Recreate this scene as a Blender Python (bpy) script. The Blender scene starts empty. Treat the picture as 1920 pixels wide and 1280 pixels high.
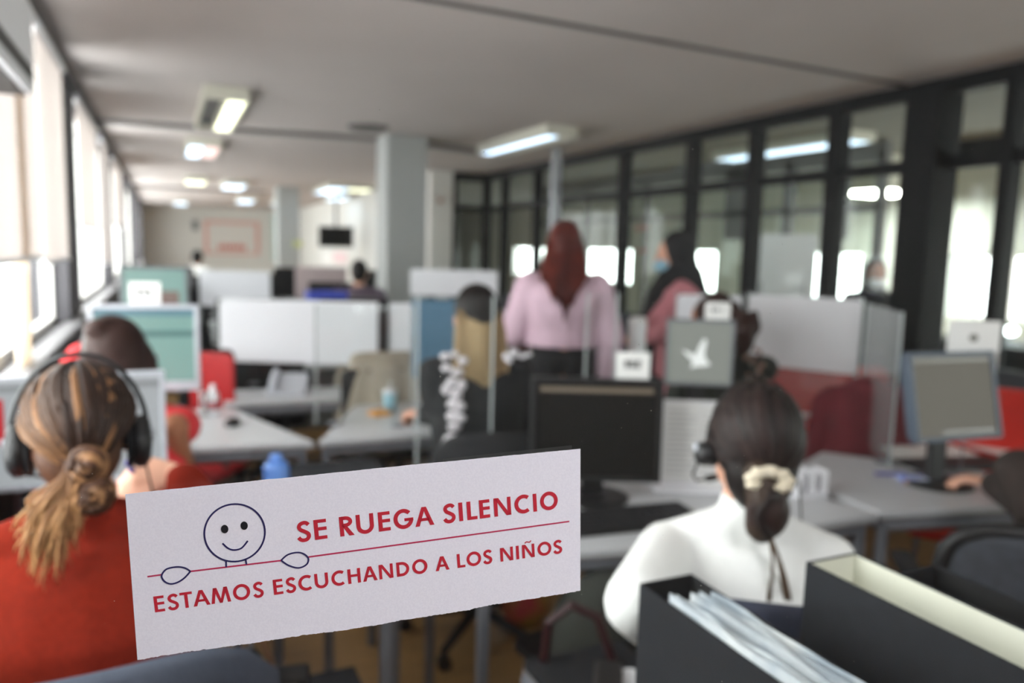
import bpy, math, random
from mathutils import Vector, Matrix
R = math.radians
random.seed(7)
sc = bpy.context.scene
COL = sc.collection

# ---------------------------------------------------------------- camera
FPX = 1430.0; CAM = Vector((0, 0, 1.55))
YAW, PIT, ROL = R(24.6), R(6.8), R(1.5)
cF = Vector((math.sin(YAW)*math.cos(PIT), math.cos(YAW)*math.cos(PIT), -math.sin(PIT)))
c0 = Vector((math.cos(YAW), -math.sin(YAW), 0)); c1 = c0.cross(cF)
cR = math.cos(ROL)*c0 + math.sin(ROL)*c1; cU = -math.sin(ROL)*c0 + math.cos(ROL)*c1
cam_d = bpy.data.cameras.new('camera'); cam = bpy.data.objects.new('camera', cam_d); COL.objects.link(cam)
cam.matrix_world = Matrix(((cR.x, cU.x, -cF.x, CAM.x), (cR.y, cU.y, -cF.y, CAM.y), (cR.z, cU.z, -cF.z, CAM.z), (0, 0, 0, 1)))
cam_d.sensor_width = 36; cam_d.lens = FPX/1920*36; cam_d.clip_start = .02; cam_d.clip_end = 200
cam_d.dof.use_dof = True; cam_d.dof.focus_distance = .468; cam_d.dof.aperture_fstop = 4.1; cam_d.dof.aperture_blades = 0
sc.camera = cam

def at(px, py, x=None, y=None, z=None, d=None):
    """point of the place seen at a pixel of the photograph, on a known plane or at a known distance"""
    ray = (px-960)*cR + (640-py)*cU + FPX*cF
    if x is not None: t = x/ray.x
    elif y is not None: t = y/ray.y
    elif z is not None: t = (z-CAM.z)/ray.z
    else: t = d/FPX
    return CAM + ray*t

# ---------------------------------------------------------------- world, daylight, exposure
w = bpy.data.worlds.new('sky'); sc.world = w; w.use_nodes = True
bgn = w.node_tree.nodes['Background']; bgn.inputs[0].default_value = (1, .995, .98, 1); bgn.inputs[1].default_value = 6.3
sc.view_settings.view_transform = 'Standard'; sc.view_settings.look = 'None'
sc.view_settings.exposure = 0.75; sc.view_settings.gamma = 1; sc.view_settings.use_curve_mapping = False
sc.cycles.use_denoising = True
sc.cycles.max_bounces = 10; sc.cycles.transparent_max_bounces = 24; sc.cycles.diffuse_bounces = 5
sc.cycles.sample_clamp_indirect = 6; sc.cycles.caustics_reflective = False; sc.cycles.caustics_refractive = False
def portal(name, c, sx, sy, rot):
    l = bpy.data.lights.new(name, 'AREA'); l.shape = 'RECTANGLE'; l.size = sx; l.size_y = sy; l.cycles.is_portal = True
    o = bpy.data.objects.new(name, l); COL.objects.link(o); o.location = c; o.rotation_euler = rot
BAYS = [(.62, 1.75), (1.95, 5.77), (6.6, 10.2), (10.95, 14.5), (15.2, 18.8), (19.5, 22.7), (23.4, 25.2)]
for a, b in BAYS: portal('window_portal', (-.80, (a+b)/2, 1.79), 1.62, b-a, (0, R(-90), 0))
NEXT = [(-1.6, 2.6), (3.4, 6.2), (7.5, 9.6), (10.5, 12.0), (13.1, 15.2), (16.6, 18.8)]  # first bay is an unseen window, added to light that room
for a, b in NEXT: portal('window_portal', (8.72, (a+b)/2, 1.3), .75, b-a, (0, R(90), 0))

# ---------------------------------------------------------------- materials
def lin(c): return tuple((v/12.92 if v <= .04045 else ((v+.055)/1.055)**2.4) for v in c)
def rgb(r, g, b): return lin((r/255, g/255, b/255))
MATS = {}
def mat(name, c, rough=.6, metal=0, noise=0, scale=20, bump=0, bscale=200, c2=None, spec=.5, emit=None, es=0, stretch=None, trans=0, sheen=0):
    if name in MATS: return MATS[name]
    m = bpy.data.materials.new(name); m.use_nodes = True; MATS[name] = m
    nt = m.node_tree; b = nt.nodes['Principled BSDF']
    b.inputs['Roughness'].default_value = rough; b.inputs['Metallic'].default_value = metal
    b.inputs['Specular IOR Level'].default_value = spec
    if sheen: b.inputs['Sheen Weight'].default_value = sheen
    tc = nt.nodes.new('ShaderNodeTexCoord'); mp = nt.nodes.new('ShaderNodeMapping'); nt.links.new(tc.outputs['Object'], mp.inputs[0])
    if stretch: mp.inputs['Scale'].default_value = stretch
    c = tuple(c[:3])
    c2 = c2 or tuple(max(0, v*(1-noise)) for v in c)
    n = nt.nodes.new('ShaderNodeTexNoise'); n.inputs['Scale'].default_value = scale; n.inputs['Detail'].default_value = 5
    nt.links.new(mp.outputs[0], n.inputs['Vector'])
    r = nt.nodes.new('ShaderNodeValToRGB'); r.color_ramp.elements[0].position = .35; r.color_ramp.elements[1].position = .65
    r.color_ramp.elements[0].color = (*c2, 1); r.color_ramp.elements[1].color = (*c, 1)
    nt.links.new(n.outputs[0], r.inputs[0]); nt.links.new(r.outputs[0], b.inputs['Base Color'])
    if bump:
        n2 = nt.nodes.new('ShaderNodeTexNoise'); n2.inputs['Scale'].default_value = bscale
        nt.links.new(mp.outputs[0], n2.inputs['Vector'])
        bp = nt.nodes.new('ShaderNodeBump'); bp.inputs['Strength'].default_value = bump; bp.inputs['Distance'].default_value = .003
        nt.links.new(n2.outputs[0], bp.inputs['Height']); nt.links.new(bp.outputs[0], b.inputs['Normal'])
    if emit: b.inputs['Emission Color'].default_value = (*emit, 1); b.inputs['Emission Strength'].default_value = es
    if trans: b.inputs['Transmission Weight'].default_value = trans
    return m
def vmat(name, rough=.5, spec=.25):
    m = bpy.data.materials.new(name); m.use_nodes = True; MATS[name] = m; nt = m.node_tree; b = nt.nodes['Principled BSDF']
    a = nt.nodes.new('ShaderNodeAttribute'); a.attribute_name = 'Col'
    tc = nt.nodes.new('ShaderNodeTexCoord'); n = nt.nodes.new('ShaderNodeTexNoise'); n.inputs['Scale'].default_value = 90
    nt.links.new(tc.outputs['Object'], n.inputs['Vector'])
    mx = nt.nodes.new('ShaderNodeMix'); mx.data_type = 'RGBA'; mx.blend_type = 'MULTIPLY'; mx.inputs[0].default_value = .45
    nt.links.new(a.outputs['Color'], mx.inputs[6]); nt.links.new(n.outputs[0], mx.inputs[7]); nt.links.new(mx.outputs[2], b.inputs['Base Color'])
    b.inputs['Roughness'].default_value = rough; b.inputs['Specular IOR Level'].default_value = spec
    return m
def glass(name, tint=(1, 1, 1), refl=1.0, haze=0, hcol=(.8, .8, .8), rough=.02):
    """thin clear sheet: passes light straight through, with a Fresnel reflection and a little haze of its own"""
    m = bpy.data.materials.new(name); m.use_nodes = True; MATS[name] = m; nt = m.node_tree
    for nd in list(nt.nodes):
        if nd.type == 'BSDF_PRINCIPLED': nt.nodes.remove(nd)
    out = [x for x in nt.nodes if x.type == 'OUTPUT_MATERIAL'][0]
    t = nt.nodes.new('ShaderNodeBsdfTransparent'); t.inputs[0].default_value = (*tint, 1)
    g = nt.nodes.new('ShaderNodeBsdfGlossy'); g.inputs['Roughness'].default_value = rough
    d = nt.nodes.new('ShaderNodeBsdfDiffuse'); d.inputs[0].default_value = (*hcol, 1)
    tl = nt.nodes.new('ShaderNodeBsdfTranslucent'); tl.inputs[0].default_value = (*hcol, 1)
    dd = nt.nodes.new('ShaderNodeMixShader'); dd.inputs[0].default_value = .5; nt.links.new(d.outputs[0], dd.inputs[1]); nt.links.new(tl.outputs[0], dd.inputs[2])
    lw = nt.nodes.new('ShaderNodeLayerWeight'); lw.inputs[0].default_value = .5
    pw = nt.nodes.new('ShaderNodeMath'); pw.operation = 'POWER'; pw.inputs[1].default_value = 5; nt.links.new(lw.outputs['Facing'], pw.inputs[0])
    mu = nt.nodes.new('ShaderNodeMath'); mu.operation = 'MULTIPLY_ADD'; mu.inputs[1].default_value = .92*refl; mu.inputs[2].default_value = .035*refl; nt.links.new(pw.outputs[0], mu.inputs[0])
    m0 = nt.nodes.new('ShaderNodeMixShader'); m0.inputs[0].default_value = haze; nt.links.new(t.outputs[0], m0.inputs[1]); nt.links.new(dd.outputs[0], m0.inputs[2])
    m1 = nt.nodes.new('ShaderNodeMixShader'); nt.links.new(mu.outputs[0], m1.inputs[0]); nt.links.new(m0.outputs[0], m1.inputs[1]); nt.links.new(g.outputs[0], m1.inputs[2])
    nt.links.new(m1.outputs[0], out.inputs[0]); return m
def film(name, c, tr=.5, rough=.6, op=1.0):
    """opaque-ish translucent sheet (blind, frosted film)"""
    m = bpy.data.materials.new(name); m.use_nodes = True; MATS[name] = m; nt = m.node_tree
    for nd in list(nt.nodes):
        if nd.type == 'BSDF_PRINCIPLED': nt.nodes.remove(nd)
    out = [x for x in nt.nodes if x.type == 'OUTPUT_MATERIAL'][0]
    d = nt.nodes.new('ShaderNodeBsdfDiffuse'); d.inputs[0].default_value = (*c, 1)
    tl = nt.nodes.new('ShaderNodeBsdfTranslucent'); tl.inputs[0].default_value = (*c, 1)
    a = nt.nodes.new('ShaderNodeMixShader'); a.inputs[0].default_value = tr; nt.links.new(d.outputs[0], a.inputs[1]); nt.links.new(tl.outputs[0], a.inputs[2])
    t = nt.nodes.new('ShaderNodeBsdfTransparent'); b = nt.nodes.new('ShaderNodeMixShader'); b.inputs[0].default_value = op
    nt.links.new(t.outputs[0], b.inputs[1]); nt.links.new(a.outputs[0], b.inputs[2]); nt.links.new(b.outputs[0], out.inputs[0]); return m

M_ceil = mat('ceiling_paint', rgb(186, 178, 175), .9, noise=.06, scale=1.2, bump=.1, bscale=60)
M_wall = mat('white_wall_paint', rgb(222, 220, 216), .85, noise=.03, scale=2)
M_far = mat('far_wall_paint', rgb(226, 226, 222), .85, noise=.03, scale=1)
M_floor = mat('brown_floor', rgb(165, 128, 82), .38, noise=.22, scale=5, stretch=(1, 6, 1), spec=.5)
M_pier = mat('grey_pier_paint', rgb(88, 86, 90), .8, noise=.06)
M_sill = mat('stone_sill', rgb(140, 138, 140), .5, noise=.15, scale=30)
M_dark = mat('charcoal_frame_paint', rgb(25, 26, 28), .6, noise=.1, spec=.12)
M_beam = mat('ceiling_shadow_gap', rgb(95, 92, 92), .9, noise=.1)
M_whitef = mat('white_frame_paint', rgb(235, 232, 228), .5)
M_column = mat('column_paint', rgb(170, 173, 172), .7, noise=.03)
M_glass = glass('partition_glass', (.95, .98, .965), .3, .004)
M_wglass = glass('window_glass', (.98, 1, 1), .5)
M_front = glass('front_glass', (.985, .99, .99), .22, .001, rough=.01)
M_acry = glass('clear_acrylic', (.97, .985, .98), .5, .012)
M_acry2 = glass('hazy_acrylic', (.95, .965, .96), 1.0, .16, (.62, .66, .68))
M_edge = mat('acrylic_edge', rgb(175, 182, 182), .3, noise=.05)  # pale edge: light caught in the acrylic, put into the colour
M_refl = film('white_board_film', rgb(248, 249, 253), .4)  # window reflection on the desk screens, painted as a white sheet
M_refl2 = film('half_frosted_film', rgb(248, 247, 250), .5, op=.9)  # the same reflection as a slightly see-through white sheet
M_blind = film('roller_blind_cloth', rgb(218, 212, 209), .45)
M_desk = mat('pale_desk_laminate', rgb(194, 196, 199), .35, noise=.05, scale=8)
M_deske = mat('desk_edge_band', rgb(140, 136, 138), .5, noise=.08)
M_metal = mat('grey_powder_coat', rgb(128, 130, 138), .4, .3, noise=.08)
M_blackp = mat('black_plastic', rgb(24, 24, 26), .45, noise=.2, scale=60)
M_silver = mat('silver_plastic', rgb(190, 194, 202), .38, .15, noise=.04)
M_greyp = mat('grey_plastic', rgb(120, 124, 128), .5, noise=.05)
M_whitep = mat('white_plastic', rgb(232, 232, 236), .4, noise=.02)
M_red = mat('red_plastic_shell', rgb(205, 40, 28), .4, noise=.08)
M_cfab = mat('black_chair_fabric', rgb(30, 31, 34), .9, noise=.3, scale=120, bump=.2)
M_navy = mat('navy_chair_fabric', rgb(52, 57, 74), .9, noise=.15, scale=150, bump=.3)
M_blue = mat('slate_blue_chair_fabric', rgb(74, 80, 94), .9, noise=.12, scale=150, bump=.3)
M_box = mat('charcoal_card', rgb(38, 40, 44), .75, noise=.12, scale=60, spec=.15)
M_boxin = mat('black_card_lining', rgb(16, 16, 18), .7, noise=.1)
M_cream = mat('cream_card_lining', rgb(222, 222, 206), .7, noise=.04)
M_sleeve = mat('clear_plastic_pocket', rgb(224, 227, 226), .2, noise=.12, scale=14, spec=.6, c2=rgb(176, 186, 194))
M_paper = mat('white_paper', rgb(238, 238, 236), .75, noise=.02)
M_skin = mat('warm_skin', rgb(222, 170, 145), .55, noise=.06, scale=12, spec=.35)
M_skin2 = mat('brown_skin', rgb(176, 116, 84), .5, noise=.08, scale=12, spec=.35)
M_eye = mat('dark_eye', rgb(20, 16, 14), .2)
M_vhair = vmat('streaked_hair')
M_hblack = mat('black_hair', rgb(28, 24, 23), .5, noise=.35, scale=14, stretch=(1, 1, .15), bump=.5, bscale=60, spec=.15)
M_hbrown = mat('dark_brown_hair', rgb(58, 40, 36), .45, noise=.4, scale=16, stretch=(1, 1, .2), bump=.5, bscale=60, spec=.15)
M_hred = mat('auburn_hair', rgb(98, 40, 31), .5, c2=rgb(60, 22, 20), scale=14, stretch=(1, 1, .12), bump=.5, bscale=60, spec=.15)
M_hblond = mat('dull_blond_hair', rgb(168, 142, 108), .5, c2=rgb(122, 98, 70), scale=16, stretch=(1, 1, .1), bump=.4, bscale=60, spec=.15)
M_rust = mat('rust_red_knit', rgb(130, 38, 24), .95, noise=.16, scale=90, bump=.5, bscale=350, spec=.08)
M_white = mat('white_rib_knit', rgb(240, 241, 238), .9, noise=.04, scale=90, bump=.5, bscale=300, spec=.2)
M_pink = mat('pale_pink_jersey', rgb(218, 188, 204), .9, noise=.06, bump=.2)
M_rose = mat('dusty_rose_cloth', rgb(188, 120, 128), .9, noise=.08, bump=.2)
M_black = mat('black_cloth', rgb(26, 27, 30), .9, noise=.2, bump=.2)
M_jeans = mat('dark_trousers', rgb(40, 42, 50), .9, noise=.2, bump=.2)
M_coral = mat('coral_red_cloth', rgb(232, 62, 66), .85, noise=.08, bump=.2)
M_darkred = mat('crimson_cloth', rgb(160, 22, 28), .85, noise=.1, bump=.2)
M_beige = mat('beige_wool', rgb(178, 166, 150), .95, noise=.1, bump=.4)
M_mauve = mat('mauve_grey_cloth', rgb(110, 98, 112), .9, noise=.1)
M_brownk = mat('brown_black_knit', rgb(52, 42, 38), .95, noise=.2, bump=.4)
M_maroon = mat('maroon_cloth', rgb(98, 30, 38), .9, noise=.25, scale=12)
M_olive = mat('olive_black_canvas', rgb(42, 45, 40), .9, noise=.35, scale=9, bump=.3)
M_shoe = mat('black_shoe_leather', rgb(22, 22, 24), .5)
M_mask = mat('light_blue_mask_cloth', rgb(150, 196, 216), .8, noise=.05)
M_cmask = mat('white_mask_cloth', rgb(228, 232, 236), .8, noise=.05)

# ---------------------------------------------------------------- mesh builder
class MB:
    def __init__(s): s.v = []; s.f = []; s.c = []
    def add(s, vs, fs, col=None):
        n = len(s.v); s.v += [Vector(v) for v in vs]; s.f += [tuple(i+n for i in f) for f in fs]
        s.c += (col if isinstance(col, list) else [col]*len(vs)); return s
    def box(s, a, b, M=None):
        (x0, y0, z0), (x1, y1, z1) = a, b
        vs = [Vector(p) for p in ((x0, y0, z0), (x1, y0, z0), (x1, y1, z0), (x0, y1, z0), (x0, y0, z1), (x1, y0, z1), (x1, y1, z1), (x0, y1, z1))]
        if M: vs = [M @ v for v in vs]
        return s.add(vs, [(0, 3, 2, 1), (4, 5, 6, 7), (0, 1, 5, 4), (1, 2, 6, 5), (2, 3, 7, 6), (3, 0, 4, 7)])
    def rbox(s, a, b, r=.01, M=None, n=4):
        """box with rounded vertical-in-view edges: rounded rectangle in xz, extruded in y"""
        (x0, y0, z0), (x1, y1, z1) = a, b; pts = []
        for cx, cz, a0 in ((x1-r, z1-r, 0), (x0+r, z1-r, 90), (x0+r, z0+r, 180), (x1-r, z0+r, 270)):
            for i in range(n+1):
                t = R(a0+90*i/n); pts.append((cx+r*math.cos(t), cz+r*math.sin(t)))
        k = len(pts); vs = [Vector((x, y0, z)) for x, z in pts]+[Vector((x, y1, z)) for x, z in pts]
        if M: vs = [M @ v for v in vs]
        return s.add(vs, [tuple(range(k)), tuple(range(2*k-1, k-1, -1))]+[(i, i+k, (i+1) % k+k, (i+1) % k) for i in range(k)])
    def prism(s, pts, z0, z1, M=None):
        k = len(pts); vs = [Vector((x, y, z0)) for x, y in pts]+[Vector((x, y, z1)) for x, y in pts]
        if M: vs = [M @ v for v in vs]
        return s.add(vs, [tuple(range(k-1, -1, -1)), tuple(range(k, 2*k))]+[(i, (i+1) % k, (i+1) % k+k, i+k) for i in range(k)])
    def cap(s, p0, r0, p1, r1, n=12, h=3, sc2=None, col=None):
        """closed capsule that tapers from r0 to r1; sc2=(axis, factor) flattens it"""
        p0 = Vector(p0); p1 = Vector(p1); d = p1-p0; L = d.length or 1e-5; d = d/L
        a = Vector((0, 0, 1)) if abs(d.z) < .9 else Vector((1, 0, 0)); u = d.cross(a).normalized(); v = d.cross(u)
        rings = []
        for i in range(h+1):
            t = math.pi/2*(1-i/h); rings.append((p0-d*r0*math.sin(t), max(r0*math.cos(t), 1e-5)))
        for i in range(h+1):
            t = math.pi/2*i/h; rings.append((p1+d*r1*math.sin(t), max(r1*math.cos(t), 1e-5)))
        return s.loft([[c+(u*math.cos(2*math.pi*j/n)+v*math.sin(2*math.pi*j/n))*rr for j in range(n)] for c, rr in rings], col=col)
    def loft(s, rings, col=None, close=True):
        n = len(rings[0]); m = len(rings); vs = [p for r_ in rings for p in r_]
        fs = [(i*n+j, i*n+(j+1) % n, (i+1)*n+(j+1) % n, (i+1)*n+j) for i in range(m-1) for j in range(n)]
        if close: fs += [tuple(range(n-1, -1, -1)), tuple(range((m-1)*n, m*n))]
        cc = None
        if isinstance(col, list): cc = [c for c in col for _ in range(n)]
        return s.add(vs, fs, cc if cc else col)
    def chain(s, pts, rs, n=12):
        for i in range(len(pts)-1): s.cap(pts[i], rs[i], pts[i+1], rs[i+1], n)
        return s
    def tube(s, pts, r, n=8, col=None, flat=None):
        """one continuous tube; r a number or a list; flat squashes across"""
        pts = [Vector(p) for p in pts]; m = len(pts); rs = r if isinstance(r, list) else [r]*m; rings = []; u = None
        for i, p in enumerate(pts):
            d = (pts[min(i+1, m-1)]-pts[max(i-1, 0)]).normalized()
            if u is None:
                a = Vector((0, 0, 1)) if abs(d.z) < .9 else Vector((1, 0, 0)); u = d.cross(a).normalized()
            u = (u-d*u.dot(d)).normalized(); v = d.cross(u)
            rings.append([p+(u*math.cos(2*math.pi*j/n)+v*math.sin(2*math.pi*j/n)*(flat or 1))*rs[i] for j in range(n)])
        return s.loft(rings, col=col)
    def ell(s, c, rad, M=None, n=16, m=10, col=None):
        c = Vector(c); rings = []
        for i in range(m+1):
            t = -math.pi/2+math.pi*i/m
            ring = []
            for j in range(n):
                a = 2*math.pi*j/n; k = max(math.cos(t), 1e-4)
                p = Vector((rad[0]*k*math.cos(a), rad[1]*k*math.sin(a), rad[2]*math.sin(t)))
                ring.append(c+(M @ p if M else p))
            rings.append(ring)
        return s.loft(rings, col=col)
    def lathe(s, prof, c=(0, 0, 0), n=20, M=None):
        c = Vector(c); rings = []
        for r_, z in prof:
            ring = [Vector((max(r_, 1e-5)*math.cos(2*math.pi*j/n), max(r_, 1e-5)*math.sin(2*math.pi*j/n), z)) for j in range(n)]
            rings.append([c+(M @ p if M else p) for p in ring])
        return s.loft(rings)
    def obj(s, name, m, parent=None, smooth=False, bevel=0, cols=False):
        me = bpy.data.meshes.new(name); me.from_pydata([tuple(v) for v in s.v], [], s.f); me.validate(); me.update()
        if smooth:
            for p in me.polygons: p.use_smooth = True
        if cols and len(me.vertices) == len(s.c):
            at_ = me.color_attributes.new('Col', 'FLOAT_COLOR', 'POINT')
            for i, c in enumerate(s.c): at_.data[i].color = (*(c or (.05, .03, .02)), 1)
        me.materials.append(m); o = bpy.data.objects.new(name, me); COL.objects.link(o)
        if parent: o.parent = parent
        if bevel:
            b = o.modifiers.new('bevel', 'BEVEL'); b.width = bevel; b.segments = 2; b.limit_method = 'ANGLE'
        return o
    def skin(s, name, m, parent=None, voxel=.008, it=3):
        """fuse the closed pieces into one continuous smooth surface"""
        o = s.obj(name, m)
        a = o.modifiers.new('r', 'REMESH'); a.mode = 'VOXEL'; a.voxel_size = voxel; a.use_smooth_shade = True
        b = o.modifiers.new('s', 'SMOOTH'); b.iterations = it; b.factor = .5
        me = bpy.data.meshes.new_from_object(o.evaluated_get(bpy.context.evaluated_depsgraph_get()))
        o.modifiers.clear(); old = o.data; o.data = me; bpy.data.meshes.remove(old)
        if not me.materials: me.materials.append(m)
        for p in me.polygons: p.use_smooth = True
        if parent: o.parent = parent
        return o

def tag(o, label, cat, group=None, kind=None):
    if label: o['label'] = label
    if cat: o['category'] = cat
    if group: o['group'] = group
    if kind: o['kind'] = kind
    return o
def thing(name, label, cat, loc=(0, 0, 0), rz=0, group=None):
    o = bpy.data.objects.new(name, None); COL.objects.link(o); o.location = loc; o.rotation_euler = (0, 0, rz); o.empty_display_size = .1
    return tag(o, label, cat, group)
def struct(name, mb, m, **k):
    o = mb.obj(name, m, **k); o['kind'] = 'structure'; return o
def kids(o): return [c for c in COL.objects if c.parent == o]
def dup(o, loc, rz=0, label=None):
    c = o.copy(); COL.objects.link(c); c.location = loc; c.rotation_euler = (0, 0, rz)
    if label: c['label'] = label
    for k in kids(o):
        d = k.copy(); COL.objects.link(d); d.parent = c
        for g in kids(k):
            e = g.copy(); COL.objects.link(e); e.parent = d
    return c

# ================================================================ the room
XL, XR, ZC, YF, YB = -.6, 4.5, 2.7, 27.0, -2.4
struct('floor', MB().box((XL-.3, YB, -.1), (8.9, YF+.2, 0)), M_floor)
struct('ceiling', MB().box((XL-.3, YB, ZC), (8.9, YF+.2, ZC+.15)), M_ceil)
struct('wall_far', MB().box((XL-.3, YF, 0), (8.9, YF+.2, ZC)), M_far)
struct('wall_back', MB().box((XL-.3, YB-.15, 0), (4.75, YB, ZC)).box((4.75, YB-.15, 0), (8.4, YB, .5)).box((4.75, YB-.15, 2.5), (8.4, YB, ZC)).box((8.4, YB-.15, 0), (8.9, YB, ZC)), M_wall)
struct('window_40', MB().box((4.75, YB-.1, .5), (8.4, YB-.05, .56)).box((4.75, YB-.1, 2.44), (8.4, YB-.05, 2.5)).box((6.5, YB-.1, .5), (6.6, YB-.05, 2.5)), M_whitef)  # unseen window added to light the room beyond the partition
portal('window_portal', (6.6, YB-.2, 1.5), 3.6, 2.0, (R(90), 0, 0))
# left wall: parapet, header and piers between the windows
mb = MB().box((XL-.22, YB, 0), (XL, YF, .98)); struct('wall_left', mb, M_pier)
struct('wall_header', MB().box((XL-.22, YB, 2.60), (XL, YF, ZC)), M_pier)
edges = [YB]+[e for b in BAYS for e in b]+[YF]
for i in range(0, len(edges), 2):
    struct('pier_%d' % (i//2+1), MB().box((XL-.22, edges[i], .98), (XL+.03, edges[i+1], 2.60)), M_pier)
struct('trim_1', MB().box((XL, YB, .98), (XL+.10, YF, 1.01)), M_sill, bevel=.004)
struct('trim_2', MB().box((XL, YB, 2.60), (XL+.06, YF, 2.66)), M_pier, bevel=.006)     # conduit box along the ceiling edge
for i, (a, b) in enumerate(BAYS):
    fr = MB(); n = max(2, round((b-a)/1.0)); x0, x1 = XL-.12, XL-.06
    fr.box((x0, a, .98), (x1, b, 1.04)); fr.box((x0, a, 2.55), (x1, b, 2.60))
    for k in range(n+1):
        y = a+(b-a)*k/n; fr.box((x0, max(a, y-.03), 1.04), (x1, min(b, y+.03), 2.55))
    f = struct('window_%d' % (i+1), fr, M_whitef)
    MB().box((x0+.02, a, 1.0), (x0+.026, b, 2.58)).obj('pane', M_wglass, f)
# shade lines of the ceiling beams, painted as dark strips, and a seam
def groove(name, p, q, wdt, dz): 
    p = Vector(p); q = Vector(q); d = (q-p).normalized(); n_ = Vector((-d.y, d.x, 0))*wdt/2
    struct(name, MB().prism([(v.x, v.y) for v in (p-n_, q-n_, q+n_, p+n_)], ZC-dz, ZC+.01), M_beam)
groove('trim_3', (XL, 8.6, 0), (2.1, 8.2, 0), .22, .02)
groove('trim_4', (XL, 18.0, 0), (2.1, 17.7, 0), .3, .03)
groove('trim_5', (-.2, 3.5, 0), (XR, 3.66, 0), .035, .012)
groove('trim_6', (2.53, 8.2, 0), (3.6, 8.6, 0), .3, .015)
# columns
struct('column_1', MB().box((2.10, 7.75, 0), (2.53, 8.18, ZC)), M_column, bevel=.01)
struct('column_2', MB().box((2.10, 16.0, 0), (2.53, 16.43, ZC)), M_column, bevel=.01)
struct('column_3', MB().box((3.62, 10.95, 0), (3.98, 11.3, ZC)), M_wall, bevel=.01)
struct('wall_side', MB().box((3.98, 11.1, 0), (4.12, YF, ZC)), M_far)

# dark-framed glass partition on the right
POSTS = [(11.0, .10), (10.3, .08), (9.23, .09), (8.69, .09), (7.12, .10), (5.95, .10), (5.11, .10), (4.25, .11), (3.45, .24), (2.96, .07), (1.7, .1), (.6, .1), (-.6, .1)]
f = MB(); f.box((XR, YB, 2.60), (XR+.10, 11.05, ZC))
struct('partition_top_rail', f, M_dark)
struct('partition_transom', MB().box((XR+.01, YB, 2.13), (XR+.09, 11.05, 2.21)), M_dark)
struct('partition_lower_panel', MB().box((XR+.02, YB, 0), (XR+.08, 11.05, .92)), mat('dark_blue_grey_panel', rgb(64, 68, 76), .5, noise=.06))
for i, (y, wd) in enumerate(POSTS):
    struct('partition_post_%d' % (i+1), MB().box((XR-.01 if wd < .2 else XR-.12, y-wd/2, 0), (XR+.11, y+wd/2, 2.62)), M_dark, bevel=.004)
struct('partition_glass', MB().box((XR+.045, YB, .92), (XR+.053, 11.05, 2.6)), M_glass)
# its short return facing the camera
struct('partition_return', MB().box((3.98, 11.0, 2.58), (XR, 11.1, ZC)).box((3.98, 11.0, 0), (4.07, 11.1, 2.6)).box((4.07, 11.02, 2.13), (XR, 11.08, 2.21)).box((4.07, 11.02, 0), (XR, 11.08, .92)), M_dark)
struct('partition_return_glass', MB().box((4.07, 11.045, .92), (XR, 11.052, 2.6)), M_glass)
tag(MB().box((4.0, 7.72, 0), (4.09, 7.80, 2.7)).obj('metal_post', mat('light_grey_metal', rgb(160, 162, 168), .4, .4)), 'slim pale grey upright post rising to the ceiling in front of the dark partition', 'post')

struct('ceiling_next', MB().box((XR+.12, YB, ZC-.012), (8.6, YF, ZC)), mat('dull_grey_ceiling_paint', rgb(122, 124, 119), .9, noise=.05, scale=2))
# room beyond the partition
XN = 8.6
wl = MB()
ed = [YB]+[e for b in NEXT for e in b]+[YF]
wl.box((XN, YB, 0), (XN+.2, YF, .9)); wl.box((XN, YB, 1.66), (XN+.2, YF, ZC))
for i in range(0, len(ed), 2): wl.box((XN, ed[i], .9), (XN+.2, ed[i+1], 1.66))
struct('wall_right', wl, mat('pale_green_white_paint', rgb(214, 220, 216), .85, noise=.03, scale=1))
for i, (a, b) in enumerate(NEXT):
    fr = MB(); fr.box((XN+.06, a, .9), (XN+.1, b, .94)); fr.box((XN+.06, a, 1.62), (XN+.1, b, 1.66))
    n = max(2, round((b-a)/.8))
    for k in range(n+1):
        y = a+(b-a)*k/n; fr.box((XN+.06, max(a, y-.02), .94), (XN+.1, min(b, y+.02), 1.62))
    f = struct('window_%d' % (i+20), fr, M_whitef); MB().box((XN+.075, a, .92), (XN+.08, b, 1.64)).obj('pane', M_wglass, f)
M_gframe = mat('mid_grey_frame', rgb(108, 108, 108), .6)
gf = MB(); XG = 6.3
for y, w_ in ((9.3, .08), (8.2, .08), (7.35, .45), (6.55, .12), (5.9, .3), (5.35, .08), (11, .08), (12.4, .08)):
    gf.box((XG, y-w_/2, 0 if w_ < .2 else 1.75), (XG+.08, y+w_/2, 2.6))
gf.box((XG, 5.3, 2.5), (XG+.08, 13, 2.7)); gf.box((XG, 5.3, 2.02), (XG+.08, 13, 2.09)); gf.box((XG, 5.3, 0), (XG+.08, 13, .1))
struct('inner_partition', gf, M_gframe)
struct('inner_partition_glass', MB().box((XG+.03, 5.3, .1), (XG+.037, 13, 2.5)), M_glass)
struct('inner_beam', MB().box((6.9, YB, 2.44), (7.05, 5.3, 2.7)), M_dark)

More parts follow.
